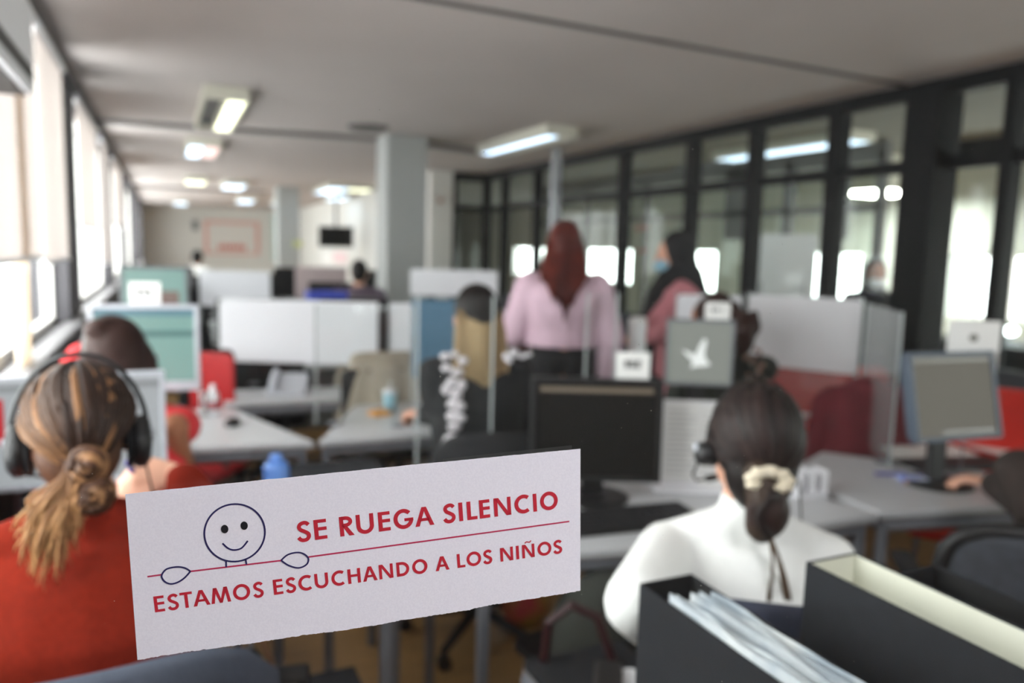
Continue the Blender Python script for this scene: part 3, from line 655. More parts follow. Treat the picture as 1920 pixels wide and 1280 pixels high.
def hair_w1():
    h = MB(); h.ell(H1(0, -.004, .118), (.081, .096, .099), HM1, 24, 16, col=rgb(52, 38, 34))
    h.ell(H1(0, -.05, .07), (.066, .05, .07), HM1, 20, 12, col=MD)
    rd = random.Random(5); bun = H1(.014, -.120, .048)
    for i in range(150):
        side = rd.uniform(-1, 1); ph0 = R(rd.uniform(10, 88)); th0 = side*R(rd.uniform(25, 125)) if ph0 < 1.2 else rd.uniform(-3, 3)
        pts = []; cols = []; g = 1.0+rd.uniform(0, .03); li = rd.random()
        streak = li > .8
        n = 9; bth, bph = R(9)+rd.uniform(-.12, .12), R(-42)+rd.uniform(-.1, .1)
        for k in range(n):
            t = k/(n-1); e = t*t*(3-2*t); th = th0+(bth-th0)*t**1.2; ph = ph0+(bph-ph0)*t
            pts.append(scalp(H1, HM1, th, ph, g+.02*math.sin(t*3)))
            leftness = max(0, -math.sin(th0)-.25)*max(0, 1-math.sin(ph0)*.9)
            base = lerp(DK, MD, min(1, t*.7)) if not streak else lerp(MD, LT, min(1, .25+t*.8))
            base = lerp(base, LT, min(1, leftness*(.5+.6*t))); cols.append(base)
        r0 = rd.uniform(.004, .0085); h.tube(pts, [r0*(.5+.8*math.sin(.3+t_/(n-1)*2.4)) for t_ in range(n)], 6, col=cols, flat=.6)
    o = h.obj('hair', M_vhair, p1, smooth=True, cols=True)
    b = MB()       # twisted knot of two coils
    for cz, cx, R0, nn in ((.016, .004, .030, 26), (-.034, .012, .028, 22)):
        for i in range(nn):
            pts = []; cols = []; a0 = rd.uniform(0, 6.28); rr = R0*rd.uniform(.25, 1); dz = rd.uniform(-.006, .006); r0 = rd.uniform(.0045, .0085); cc_ = rd.random()
            for k in range(12):
                t = k/11; a = a0+t*3.6; pts.append(bun+HM1 @ Vector((cx+rr*math.cos(a), -.012-.024*(1-(rr/R0)**2)-.003*math.sin(a*2), cz+dz+rr*math.sin(a)*.95)))
                cols.append(lerp(lerp(DK, MD, .6), LT if cc_ > .35 else MD, .5+.5*math.sin(a+cc_*3)))
            b.tube(pts, r0, 6, col=cols)
        b.ell(bun+HM1 @ Vector((cx, .0, cz)), (R0*.9, .024, R0*.9), HM1, col=lerp(DK, MD, .5))
    b.obj('knot', M_vhair, o, smooth=True, cols=True)
    tl = MB()      # loose ends sweeping out to the left of the knot and down
    for i in range(150):
        u = rd.random()**.8; L_ = rd.uniform(.06, .135)*(.75+.5*math.sin(u*3.1)); pts = []; cols = []; x1 = -.086+u*.096; wv = rd.uniform(0, 6.28); am = rd.uniform(.002, .007); cc_ = rd.random()
        s0 = H1(-.050+u*.045, -.112-rd.uniform(0, .02), .050-.03*(1-u)+rd.uniform(-.012, .012)); e0 = bun+HM1 @ Vector((-.018, -.012, rd.uniform(-.02, .02)))
        for k in range(12):
            t = k/11; p = e0.lerp(s0, min(1, t*3)); q = HM1 @ Vector(((x1+.028-u*.045+.022)*t**.8+am*math.sin(wv+t*8), -.018*math.sin(t*3)+am*math.cos(wv+t*7), -L_*t**1.15))
            pts.append(p+q); cols.append(lerp(lerp(MD, LT, min(1, t*1.6+.2*cc_)), BL, (1 if u < .6 else .5)*t*cc_))
        r0 = rd.uniform(.002, .0048); tl.tube(pts, [r0*(1.15-.95*(k/11)**2) for k in range(12)], 5, col=cols, flat=.8)
    tl.obj('loose_strands', M_vhair, o, smooth=True, cols=True)
hair_w1()
nl = MB()
for px, py in ((240, 868), (247, 880)): nl.ell(inv1 @ at(px, py, d=1.515), (.006, .004, .008), n=10, m=6)
nl.obj('violet_nails', mat('violet_nail_polish', rgb(70, 62, 150), .25), p1, smooth=True)
def headset(label, b, H, HM3, inv_b, rx=.094, mic=1, cup=.036, thick=.007, cups=(-1, 1), drop=0):
    Mw = b.matrix_world.copy(); t = thing('headset', label, 'headset'); t.matrix_world = Mw
    top = .232
    pts = [H(math.sin(a)*rx, .004+drop*math.cos(a), .085+math.cos(a)*(top-.085)) for a in [R(-96+192*k/24) for k in range(25)]]
    MB().tube(pts, thick, 8, flat=.55).obj('headband', M_blackp, t, smooth=True)
    for s_ in cups:
        Rx = HM3 @ Matrix.Rotation(R(90*s_), 3, 'Y')
        c = H(s_*.084, .004, .072)
        MB().lathe([(0, -.002), (cup, -.002), (cup*1.08, .004), (cup*1.08, .016), (cup*.8, .026), (0, .030)], c, 20, Rx).obj('earcup', M_blackp, t, smooth=True)
        MB().lathe([(cup*.5, -.010), (cup, -.012), (cup*1.1, -.004), (cup*.6, .002)], c, 20, Rx).obj('ear_cushion', M_cfab, t, smooth=True)
        MB().lathe([(0, .028), (.009, .028), (.009, .032), (0, .034)], c+(HM3 @ Vector((0, -.002, .012)))*1, 12, Rx).obj('cap_badge', M_silver, t)
    a = mic
    MB().tube([H(a*.098, .02, .06), H(a*.096, .06, .02), H(a*.07, .11, .0), H(a*.035, .125, .005)], .0028, 6).cap(H(a*.04, .125, .004), .008, H(a*.025, .13, .006), .008, 8).obj('microphone_boom', M_blackp, t)
    MB().tube([H(-a*.10, .005, .035), H(-a*.115, .01, -.05), H(-a*.13, .04, -.16), H(-a*.12, .1, -.28)], .0022, 6).obj('cable', M_blackp, t)
    return t
headset('black over-ear headset on the rust-sweater wearer at left', p1, H1, HM1, inv1, rx=.106, mic=-1, cup=.044, thick=.008)
# ---- woman in white knit, near right ---------------------------------------------------------
W2L = (.985, 1.05, 0); F2 = 33
inv2 = (Matrix.Translation(W2L) @ Matrix.Rotation(R(-F2), 4, 'Z')).inverted()
e2 = inv2 @ at(1192, 1130, d=1.22); w2_ = inv2 @ at(1215, 1175, d=1.42)
p2, H2, HM2, _, sh2 = person('person in white ribbed high-neck sweater seated at right, dark hair tied low', W2L, F2, 1.305, M_skin, M_white, M_jeans, True, .07, 0, -12, 6, 4,
    L=(e2, w2_, (.3, 1, .0), (0, 0, -1)), voxel=.008, sw=.150, neckroll=True, loose=.005, wide=1.0)
def hair_w2():
    rd = random.Random(9); A = rgb(26, 19, 18); B = rgb(52, 36, 33)
    h = MB(); h.ell(H2(0, -.004, .118), (.083, .099, .101), HM2, 24, 16, col=A); h.ell(H2(0, -.045, .06), (.070, .052, .085), HM2, 20, 12, col=A)
    for i in range(120):
        ph0 = R(rd.uniform(-10, 88)); th0 = rd.uniform(-2.2, 2.2); pts = []; cols = []; k_ = rd.random(); g = 1+rd.uniform(0, .02)
        for k in range(9):
            t = k/8; th = th0+(R(4)-th0)*t**1.3; ph = ph0+(R(-50)-ph0)*t; pts.append(scalp(H2, HM2, th, ph, g)); cols.append(lerp(A, B, k_))
        r0 = rd.uniform(.005, .009); h.tube(pts, [r0*(.4+.8*math.sin(.3+t_/8*2.4)) for t_ in range(9)], 6, col=cols, flat=.5)
    K2 = lambda x, y, z: H2(x-.020, y, z+.012)
    h.chain([K2(0, -.085, .045), K2(.004, -.105, .0), K2(.008, -.10, -.05)], [.03, .03, .03], 12)
    o = h.obj('hair', M_vhair, p2, smooth=True, cols=True)
    t = MB(); t.ell(K2(.014, -.108, -.020), (.040, .028, .050), HM2, col=B)
    for i in range(22):
        a = rd.uniform(0, 6.28); pts = [K2(.012+.030*math.cos(a+.3*k)*math.sin(k*.6+.2), -.108-.020*math.sin(a), .022-.017*k) for k in range(6)]; t.tube(pts, .008, 6, col=[lerp(A, B, rd.random())]*6)
    t.obj('folded_ponytail', M_vhair, o, smooth=True, cols=True)
    s = MB(); TN = rgb(96, 78, 62)
    for i in range(7):
        k = i % 2; ex = (.035 if k else .085)+rd.uniform(-.008, .008); pts = [K2(.012+(ex-.012)*u**1.2+.006*math.sin(5*u+i*.1), -.118-.012*math.sin(3*u), -.055-.165*u) for u in [j/9 for j in range(10)]]
        s.tube(pts, .0022 if k else .003, 6, col=[TN]*10)
    s.obj('trailing_strands', M_vhair, o, smooth=True, cols=True)
    c = MB(); n = 40; rings = []
    for i in range(n):
        a = 2*math.pi*i/n; k = 1+.16*math.sin(a*9)+.08*math.sin(a*14+1)
        rings.append([K2(.010+(.028+.013*k*math.cos(q))*math.cos(a)*1.15, -.108+.010*k*math.sin(q)*1.2-.004, .036+(.016+.011*k*math.cos(q))*math.sin(a)) for q in [2*math.pi*j/8 for j in range(8)]])
    rings.append(rings[0]); c.loft(rings, close=False)
    c.obj('scrunchie', mat('cream_scrunchie_cloth', rgb(226, 214, 190), .9, noise=.15, scale=60, bump=.3), o, smooth=True)
hair_w2()
headset('thin single-ear black headset on the white-sweater wearer at right', p2, H2, HM2, None, rx=.094, mic=-1, cup=.022, thick=.0035, cups=(-1,))

# ================================================================ near furniture
chair('slate-blue fabric office chair behind the rust-red sweater, bottom left corner', (-.12, 1.33, 0), R(4), M_blue, back_z=.99, back_w=.50, back_h=.45)
chair('navy fabric office chair behind the white sweater, between the file boxes', (1.00, 1.03, 0), R(-F2), M_navy, back_z=1.03, back_w=.46, back_h=.45)
# file boxes on a cabinet against the glass
def fbox(label, x0, x1, yf, L_, zt, lining, h_=.31, hole=True):
    t = thing('file_box', label, 'file box', ((x0+x1)/2, yf, zt-h_)); hw = (x1-x0)/2; th_ = .003
    m = MB(); m.box((-hw, -L_, 0), (hw, 0, th_)); m.box((-hw, -L_, th_), (-hw+th_, 0, h_)); m.box((hw-th_, -L_, th_), (hw, 0, h_)); m.box((-hw+th_, -th_, th_), (hw-th_, 0, h_)); m.box((-hw+th_, -L_, th_), (hw-th_, -L_+th_, h_*.5))
    m.obj('outer_shell', M_box, t)
    e = th_+.0006; m = MB()
    m.box((-hw+th_, -L_+th_, th_+.0002), (hw-th_, -th_, e)); m.box((-hw+th_, -L_+th_, e), (-hw+e, -th_, h_-.002)); m.box((hw-e, -L_+th_, e), (hw-th_, -th_, h_-.002)); m.box((-hw+e, -e, e), (hw-e, -th_, h_-.002))
    m.obj('inner_lining', lining, t); return t
zt = 1.10; XA = .592
fbox('charcoal file box with black lining packed with clear plastic pockets', .592, .680, .845, .34, 1.095, M_boxin)
fbox('charcoal file box with cream lining holding a few loose sheets', .792, .884, .742, .34, 1.137, M_cream)
fbox('black file box at far right, partly hidden behind the cream-lined one', .925, 1.005, .705, .34, 1.115, M_boxin)
tcab = thing('low_cabinet', 'low grey cabinet under the file boxes beside the front glass', 'cabinet', (.80, .60, 0))
MB().box((-.26, -.20, .05), (.28, .25, .76)).obj('body', M_greyp, tcab, bevel=.004); MB().box((-.27, -.205, .76), (.29, .26, .782)).obj('top_panel', M_desk, tcab, bevel=.003)
MB().box((-.25, .25, .08), (.005, .265, .74)).obj('door', M_greyp, tcab); MB().box((.01, .25, .08), (.27, .265, .74)).obj('door', M_greyp, tcab)
rd = random.Random(2)
sl = None
for i in range(9):
    x = .599+i*.0086; dz = rd.uniform(-.012, .010)
    m = MB(); pts = []
    rings = []
    for k in range(9):
        yy = .785-.27*k/8; wv = .0022*math.sin(k*1.1+i*.8); zz = 1.098+dz*.7-.004*abs(math.sin(k+i))+.004*k/8
        rings.append([Vector((x+wv-.0016, yy, .80)), Vector((x+wv+.0016, yy, .80)), Vector((x+wv+.003, yy, zz)), Vector((x+wv-.0008, yy, zz+.002))])
    o = m.loft(rings).obj('plastic_pocket', M_sleeve)
    tag(o, 'clear plastic document pocket standing upright in the black-lined file box', 'document pocket', 'plastic pockets in the black-lined file box')
for i in range(3):
    x = (.826, .838, .850)[i]
    rings = [[Vector((x-.001+.003*math.sin(k*.7+i), .70-.26*k/8, .84)), Vector((x+.001+.003*math.sin(k*.7+i), .70-.26*k/8, .84)), Vector((x+.002+.006*math.sin(k*.9+i), .70-.26*k/8, 1.085+.006*i)), Vector((x+.006*math.sin(k*.9+i), .70-.26*k/8, 1.085+.006*i))] for k in range(9)]
    tag(MB().loft(rings).obj('loose_sheet', [M_paper, mat('pale_blue_paper', rgb(150, 176, 206), .6), M_sleeve][i]), ['white sheet standing in the cream-lined file box', 'pale blue sheet standing in the cream-lined file box', 'clear plastic pocket standing in the cream-lined file box'][i], 'paper')

# screens
S_grey = (mat('screen_grey_page', rgb(70, 72, 74), .3, emit=rgb(172, 177, 180), es=.50), [(0, .40, .135, .84, mat('screen_red_block', rgb(90, 20, 24), .3, emit=rgb(170, 36, 44), es=.6)), (0, .90, 1, .955, mat('screen_toolbar', rgb(60, 62, 64), .3, emit=rgb(150, 154, 156), es=.42))])
S_teal = (mat('screen_teal_page', rgb(50, 70, 68), .3, emit=rgb(140, 176, 168), es=.50), [(0, .90, 1, 1, mat('screen_teal_title', rgb(30, 50, 60), .3, emit=rgb(112, 150, 160), es=.5)), (0, .62, 1, .70, mat('screen_teal_band', rgb(30, 50, 50), .3, emit=rgb(98, 132, 130), es=.5))])
S_dark = (mat('screen_switched_off', rgb(20, 19, 18), .35, spec=.25), [(.03, .90, .96, .955, mat('screen_pale_bar', rgb(40, 38, 34), .3, emit=rgb(120, 108, 92), es=.45))])  # pale bar: reflection on the dark screen, painted as a glow
S_warm = (mat('screen_dim_page', rgb(40, 39, 36), .7, spec=.1, emit=rgb(122, 119, 110), es=.42), [(.02, .93, .98, .975, mat('screen_dim_bar', rgb(40, 39, 36), .3, emit=rgb(84, 82, 76), es=.7)), (.2, .02, .9, .06, MATS['screen_dim_bar']) if False else (.3, .03, .96, .07, mat('screen_dim_foot', rgb(30, 30, 28), .3, emit=rgb(70, 68, 64), es=.6))])
S_mid = (mat('screen_greygreen_page', rgb(50, 52, 50), .3, emit=rgb(128, 132, 126), es=.6), [])
def mon(label, tl, tr, h_, d, face, frame, scr, tilt=0, **k):
    a = at(*tl, d=d); b = at(*tr, d=d); wd = (b-a).length/math.cos(R(k.pop('turn', 0))); c = (a+b)/2
    return monitor(label, (c.x, c.y+.0), face, wd, h_, c.z-h_/2, frame, scr, tilt=tilt, **k)
m1 = mon('silver-framed monitor with a pale grey page in front of the rust-sweater person', (-25, 702), (293, 699), .305, 2.05, 0, M_silver, S_grey, ped='silver', bezel=.014)
m2 = mon('silver-framed monitor with a teal page beyond the near-left one', (177, 571), (366, 570), .315, 2.75, -8, M_silver, S_teal, ped='silver', bezel=.015, chin=.02)
m3 = mon('large black monitor with a dark screen beside the white-sweater person', (997, 712), (1245, 706), .335, 2.45, -24, M_blackp, S_dark, bezel=.016, tilt=3)
b4 = at(1785, 742, d=2.72)
m4 = monitor('silver-framed monitor with a dim page on the desk in front of the dark pillar', (b4.x, b4.y), -5, .405, .315, b4.z, mat('blue_grey_plastic', rgb(84, 94, 108), .45, .1, spec=.3), S_warm, bezel=.016, tilt=13)
m5 = mon('grey monitor with a white bird-shaped patch on the screen, at mid right', (1252, 597), (1377, 600), .27, 3.1, -30, M_greyp, S_mid, bezel=.012)
# bird-shaped reflection on the fifth screen, painted as a glowing patch
M5 = Matrix.Translation((0, 0, 0))
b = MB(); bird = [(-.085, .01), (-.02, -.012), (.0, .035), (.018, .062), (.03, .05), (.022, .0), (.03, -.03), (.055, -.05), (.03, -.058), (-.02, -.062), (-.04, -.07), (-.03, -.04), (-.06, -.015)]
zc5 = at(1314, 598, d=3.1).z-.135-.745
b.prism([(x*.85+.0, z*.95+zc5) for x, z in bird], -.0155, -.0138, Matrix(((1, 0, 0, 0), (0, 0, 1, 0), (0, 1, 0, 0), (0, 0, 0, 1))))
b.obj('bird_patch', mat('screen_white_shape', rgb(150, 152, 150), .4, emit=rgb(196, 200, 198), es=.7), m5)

# desks
dk_w2 = desk('corner_desk', 'pale corner desk in front of the white-sweater person', [(.72, 1.80), (1.30, 1.66), (2.06, 1.65), (1.93, 2.28), (1.62, 2.62), (.78, 2.46)])
dk_e = desk('office_desk', 'pale desk at right under the dim monitor and the pens', [(2.08, 1.66), (2.78, 1.50), (3.05, 1.66), (2.50, 2.30), (2.12, 2.12)])
dk_w1 = desk('office_desk', 'pale desk in front of the rust-sweater person', [(-.55, 1.85), (.55, 1.85), (.50, 2.42), (-.55, 2.42)])
dk_b = desk('office_desk', 'pale desk behind the sign with mouse and tissue bottle', [(-.55, 3.28), (.548, 3.13), (.28, 3.94), (-.55, 3.95)])
dk_c = desk('office_desk', 'pale desk with paper cup and orange packet left of the long-haired person', [(.565, 3.13), (1.35, 3.12), (1.45, 3.85), (.90, 3.87)])
dk_f = desk('office_desk', 'pale grey-framed desk right of the bird-patch monitor', [(2.15, 2.72), (3.34, 2.99), (3.72, 3.72), (3.15, 3.72), (2.9, 3.2), (2.2, 3.1)])
# keyboards
def keyboard(label, c, rz, w_=.44, d_=.15):
    t = thing('keyboard', label, 'keyboard', c, R(rz)); MB().box((-w_/2, -d_/2, 0), (w_/2, d_/2, .014)).obj('tray', M_blackp, t, bevel=.003)
    k = MB()
    for r_ in range(5):
        for i in range(19):
            x = -w_/2+.012+i*(w_-.02)/19; y = -d_/2+.012+r_*(d_-.02)/5; k.box((x, y, .014), (x+.018, y+.020, .020))
    k.obj('keys', mat('charcoal_keycaps', rgb(38, 38, 41), .5), t); return t
keyboard('black keyboard on the desk below the large black monitor', (at(1165, 968, z=.76).x, at(1165, 968, z=.76).y, .745), -6, .50, .19)
kb = at(1790, 866, z=.76); keyboard('black keyboard on the right desk under the reaching hand', (kb.x, kb.y, .745), -14, .42, .15)
ph = at(1215, 915, z=.76)
# papers leaning beside the black monitor (clear stand with hanging sheets)
pp = at(1310, 800, d=2.62)
t = thing('paper_stand', 'upright stand of printed white sheets right of the large black monitor', 'paper stand', (pp.x, pp.y, .745), R(-26))
MB().box((-.125, -.012, .0), (.125, .012, .31)).obj('backing', M_whitep, t); MB().box((-.15, -.06, 0), (.15, .06, .018)).obj('foot', M_whitep, t, bevel=.004)
for x0_, x1_, z0_, z1_ in ((-.122, -.002, .03, .305), (.002, .122, .02, .300)):
    s_ = MB().box((x0_, -.016, z0_), (x1_, -.0125, z1_)).obj('sheet', M_paper, t); l_ = MB()
    for k in range(13): l_.box((x0_+.012, -.0168, z1_-.03-.018*k), (x1_-.012-.03*(k % 3 == 0), -.0162, z1_-.0275-.018*k))
    l_.obj('printed_lines', mat('grey_print', rgb(168, 170, 172), .8), s_)
def card(label, c, rz, w_, h_, lean=0, digits=None, dz=0):
    t = thing('number_card', label, 'card', c, R(rz)); MB().box((-w_/2, -.002, 0), (w_/2, .002, h_)).obj('card_face', M_paper, t)
    ik = MB()
    if digits:
        cw = w_*.52/len(digits); x = -w_*.26; hh = h_*.28; z0_ = h_*.42; q = hh*.18
        segs = {'a': (0, hh-q, 1, hh), 'g': (0, hh/2-q/2, 1, hh/2+q/2), 'd': (0, 0, 1, q), 'f': (0, hh/2, 0, hh), 'e': (0, 0, 0, hh/2), 'b': (1, hh/2, 1, hh), 'c': (1, 0, 1, hh/2)}
        D = {'0': 'abcdef', '6': 'acdefg', '9': 'abcdfg', '4': 'bcfg', '1': 'bc', '3': 'abcdg', '2': 'abged'}
        for ch in digits:
            for s_ in D[ch]:
                a = segs[s_]; wq = cw*.72
                if a[0] == a[2]: xx = x+(wq-q if a[0] else 0); ik.box((xx, -.0035, z0_+a[1]), (xx+q, -.0022, z0_+a[3]))
                else: ik.box((x, -.0035, z0_+a[1]), (x+wq, -.0022, z0_+a[3]))
            x += cw
        ik.obj('printed_number', M_inkblk, t)
    MB().box((-.02, .002, 0), (.02, .03, .004)).obj('foot_fold', M_paper, t)
    return t
c = at(1186, 705, d=2.46); card('white number card standing on top of the large black monitor', (c.x, c.y, c.z-.01), -24, .108, .088, digits='960')
c = at(272, 570, d=2.78); card('white number card standing on top of the teal-page monitor', (c.x, c.y, c.z-.005), -8, .105, .085, digits='949')
c = at(1345, 597, d=3.12); card('small grey number card on top of the bird-patch monitor', (c.x, c.y, c.z-.004), -30, .10, .07, digits='941')
# emblem card above the right monitor
c = at(1822, 668, d=2.85)
t = thing('emblem_card', 'white card with a small grey emblem behind the dim-page monitor', 'card', (c.x, c.y, .745), R(-45))
zz = c.z-.745
MB().box((-.085, -.002, zz-.06), (.085, .002, zz+.135)).obj('card_face', M_paper, t)
MB().lathe([(.008, -.001), (.014, -.001), (.014, .001), (.008, .001)], (.0, -.003, zz+.07), 14, Matrix.Rotation(R(90), 3, 'X')).obj('emblem', mat('grey_print_dark', rgb(110, 108, 100), .8), t)
MB().tube([(0, .004, 0), (0, .004, zz+.17)], .003, 6).obj('rod', M_metal, t); MB().box((-.05, -.03, 0), (.05, .03, .006)).obj('foot', M_metal, t)

# acrylic screens
def screen(label, a, b, z0, z1, m_=M_acry, reflz=None, fm=None, posts=(), edge_w=.008, group=None):
    a = Vector(a); b = Vector(b); L_ = (Vector((b.x, b.y))-Vector((a.x, a.y))).length; rz = math.atan2(b.y-a.y, b.x-a.x)
    t = thing('acrylic_screen', label, 'desk screen', (a.x, a.y, z0), rz, group); h_ = z1-z0
    MB().box((0, -.0025, 0), (L_, .0025, h_)).obj('clear_sheet', m_, t)
    MB().box((0, -.004, 0), (edge_w, .004, h_)).obj('edge_strip', M_edge, t); MB().box((L_-edge_w, -.004, 0), (L_, .004, h_)).obj('edge_strip', M_edge, t)
    if reflz: MB().rbox((.004, -.0045, reflz[0]-z0), (L_-.004, -.003, reflz[1]-z0), .03).obj('white_film', fm or M_refl, t)  # upper sheet: window reflection painted white
    for u in posts: MB().box((u*L_-.03, -.02, 0), (u*L_+.03, -.006, h_+.01)).obj('clamp_post', M_dark, t)
    MB().box((L_*.15, -.03, 0), (L_*.15+.05, .03, .01)).obj('foot', M_metal, t); MB().box((L_*.8, -.03, 0), (L_*.8+.05, .03, .01)).obj('foot', M_metal, t)
    return t
a = at(411, 600, d=4.35); b = at(778, 600, d=4.35)
zt_ = at(600, 562, d=4.35).z; zb_ = at(600, 683, d=4.35).z
t_ws = screen('wide white-filmed desk screen in the middle left with a black upright', (a.x, a.y), (b.x, b.y), .745, zt_, M_acry, (zb_, zt_-.005), None, (.84,))
a = at(374, 540, d=6.3); b = at(508, 540, d=6.3); screen('smaller white-filmed desk screen behind the wide white one at left', (a.x, a.y), (b.x, b.y), .745, at(440, 506, d=6.3).z, M_acry, (at(440, 575, d=6.3).z, at(440, 506, d=6.3).z-.01))
a = at(768, 530, d=5.0); b = at(934, 530, d=5.0); screen('narrow white-filmed screen above the dark-capped blond hair', (a.x, a.y), (b.x, b.y), .745, at(850, 503, d=5.0).z, M_acry, (at(850, 556, d=5).z, at(850, 503, d=5).z-.01))
a = at(1268, 560, d=4.0); b = at(1392, 560, d=4.0); screen('small white-filmed screen behind the bird-patch monitor', (a.x, a.y), (b.x, b.y), .745, at(1330, 549, d=4).z, M_acry, (at(1330, 604, d=4).z, at(1330, 549, d=4).z-.01))
a = at(1403, 560, d=3.85); b = at(1620, 560, d=3.55); z1_ = at(1500, 554, d=3.7).z
screen('large screen with white film on its upper half before the dark pillar', (a.x, a.y), (b.x, b.y), .80, z1_, M_acry2, (at(1500, 690, d=3.7).z-.01, z1_-.006), M_refl2, edge_w=.014)
a = at(1625, 600, d=3.45); b = at(1692, 600, d=2.9); screen('clear acrylic screen standing left of the dark pillar on the right desk', (a.x, a.y), (b.x, b.y), .745, at(1690, 585, d=2.9).z, M_acry2)
a = at(782, 560, d=2.75); b = at(928, 560, d=2.75); screen('tall clear acrylic screen in front of the blond long hair', (a.x, a.y), (b.x, b.y), .745, at(860, 553, d=2.75).z, M_acry)
a = at(590, 560, d=3.4); b = at(776, 560, d=3.4); screen('clear acrylic screen over the desk with the paper cup', (a.x, a.y), (b.x, b.y), .745, at(700, 573, d=3.4).z, M_acry)
a = at(1100, 560, d=3.0); b = at(1160, 560, d=3.0); screen('clear acrylic screen edge right of the pink sweater', (a.x, a.y), (b.x, b.y), .745, at(1130, 548, d=3.0).z, M_acry)

# ================================================================ small things
def lathe_thing(name, label, cat, c, parts, group=None):
    t = thing(name, label, cat, c, 0, group)
    for nm, prof, m_ in parts: MB().lathe(prof, (0, 0, 0), 20).obj(nm, m_, t, smooth=True)
    return t
M_bottle = mat('blue_bottle_plastic', rgb(96, 140, 214), .25, noise=.08)
c = at(520, 905, d=2.15); zb = .745
M_bottle2 = mat('blue_cap_plastic', rgb(104, 150, 226), .3)
lathe_thing('water_bottle', 'blue plastic bottle whose cap shows just above the sign', 'bottle', (c.x, c.y, .745), [('bottle_body', [(0, 0), (.034, 0), (.036, .02), (.036, .10), (.030, .118), (.018, .128), (0, .128)], M_bottle), ('cap', [(.016, .126), (.017, .128), (.017, .150), (.012, .153), (0, .153)], M_bottle2)])
desk('side_table', 'small low table behind the sign carrying the blue bottle', [(.30, 2.02+.45), (.72, 2.0+.45), (.72, 2.35+.45), (.34, 2.4+.45)], topm=M_box)
bpy.data.objects['water_bottle'].location = (at(520, 905, d=2.5).x, at(520, 905, d=2.5).y+.02, .745); bpy.data.objects['water_bottle'].scale = (1.15, 1.15, at(520, 852, d=2.5).z/.153-.745/.153)
c = at(436, 790, z=.76); t = thing('computer_mouse', 'black mouse on the desk behind the sign', 'mouse', (c.x, c.y, .745), R(-20))
MB().ell((0, 0, .008), (.034, .055, .024)).obj('shell', M_blackp, t, smooth=True); MB().ell((0, .022, .030), (.004, .010, .004)).obj('scroll_wheel', M_greyp, t)
c = at(425, 785, z=.75); lathe_thing('white_bottle', 'slim white bottle standing on the desk beside the black mouse', 'bottle', (c.x-.05, c.y+.12, .745), [('bottle_body', [(0, 0), (.026, 0), (.028, .01), (.026, .10), (.012, .125), (.012, .145), (0, .145)], M_whitep), ('label_band', [(.0285, .03), (.0288, .03), (.0285, .07), (.0275, .07)], mat('faded_red_label', rgb(170, 90, 96), .6))])
c = at(400, 790, z=.75); lathe_thing('clear_tumbler', 'clear drinking glass on the desk left of the slim white bottle', 'glass', (c.x-.02, c.y+.16, .745), [('tumbler_wall', [(0, .002), (.030, 0), (.034, .12), (.032, .12), (.028, .006), (0, .006)], M_acry2)])
c = at(731, 765, z=.76); lathe_thing('paper_cup', 'pale blue paper cup with white lid and straw on the middle desk', 'cup', (c.x, c.y, .745), [('cup_wall', [(0, 0), (.026, 0), (.034, .095), (0, .095)], mat('pale_blue_card', rgb(150, 196, 214), .5, noise=.1)), ('lid', [(.036, .093), (.037, .1), (.030, .108), (0, .110)], M_whitep), ('straw', [(.004, .10), (.004, .15), (0, .15)], M_whitep)])
c = at(712, 776, z=.75); t = thing('snack_packet', 'small orange packet lying beside the pale blue cup', 'packet', (c.x, c.y, .745), R(15))
MB().rbox((-.045, -.03, .0), (.045, .03, .022), .01).obj('wrapper', mat('orange_foil', rgb(232, 160, 52), .4, noise=.1), t); MB().box((-.058, -.026, .008), (-.045, .026, .012)).box((.045, -.026, .008), (.058, .026, .012)).obj('crimped_end', MATS['orange_foil'], t)
c = at(1712, 895, z=.76); t = thing('tissue_pack', 'small blue and white pack with an orange edge on the right desk', 'packet', (c.x, c.y, .745), R(-25))
MB().rbox((-.05, -.028, 0), (.05, .028, .02), .008).obj('wrapper', mat('blue_white_foil', rgb(214, 222, 238), .4, c2=rgb(110, 134, 210), scale=25), t); MB().box((-.045, -.032, .0), (.02, -.028, .012)).obj('printed_edge', mat('orange_print', rgb(216, 150, 70), .5), t)
c = at(1668, 884, z=.76); t = thing('violet_pen', 'violet marker pen lying left of the tissue pack on the right desk', 'pen', (c.x, c.y, .752)); MB().tube([(-.05, .02, 0), (.03, -.01, 0)], .006, 8).obj('barrel', mat('violet_plastic', rgb(96, 90, 170), .4), t); MB().tube([(.03, -.01, 0), (.06, -.022, 0)], .0068, 8).obj('cap', mat('violet_plastic', rgb(96, 90, 170), .4), t)
# papers on right desk
c = at(1800, 848, z=.76)
for k, (dx, dy, r_) in enumerate(((0, .05, -20), (.28, .03, -5), (-.16, .12, -32))):
    tag(MB().box((-.105, -.148, 0), (.105, .148, .002+.001*k), Matrix.Translation((c.x+dx, c.y+dy, .746+.003*k)) @ Matrix.Rotation(R(r_), 4, 'Z')).obj('paper_sheet', M_paper), ['white sheet lying under the base of the dim-page monitor', 'white sheet at the far right end of the right desk', 'white sheet near the foot of the dark pillar on the right desk'][k], 'paper')
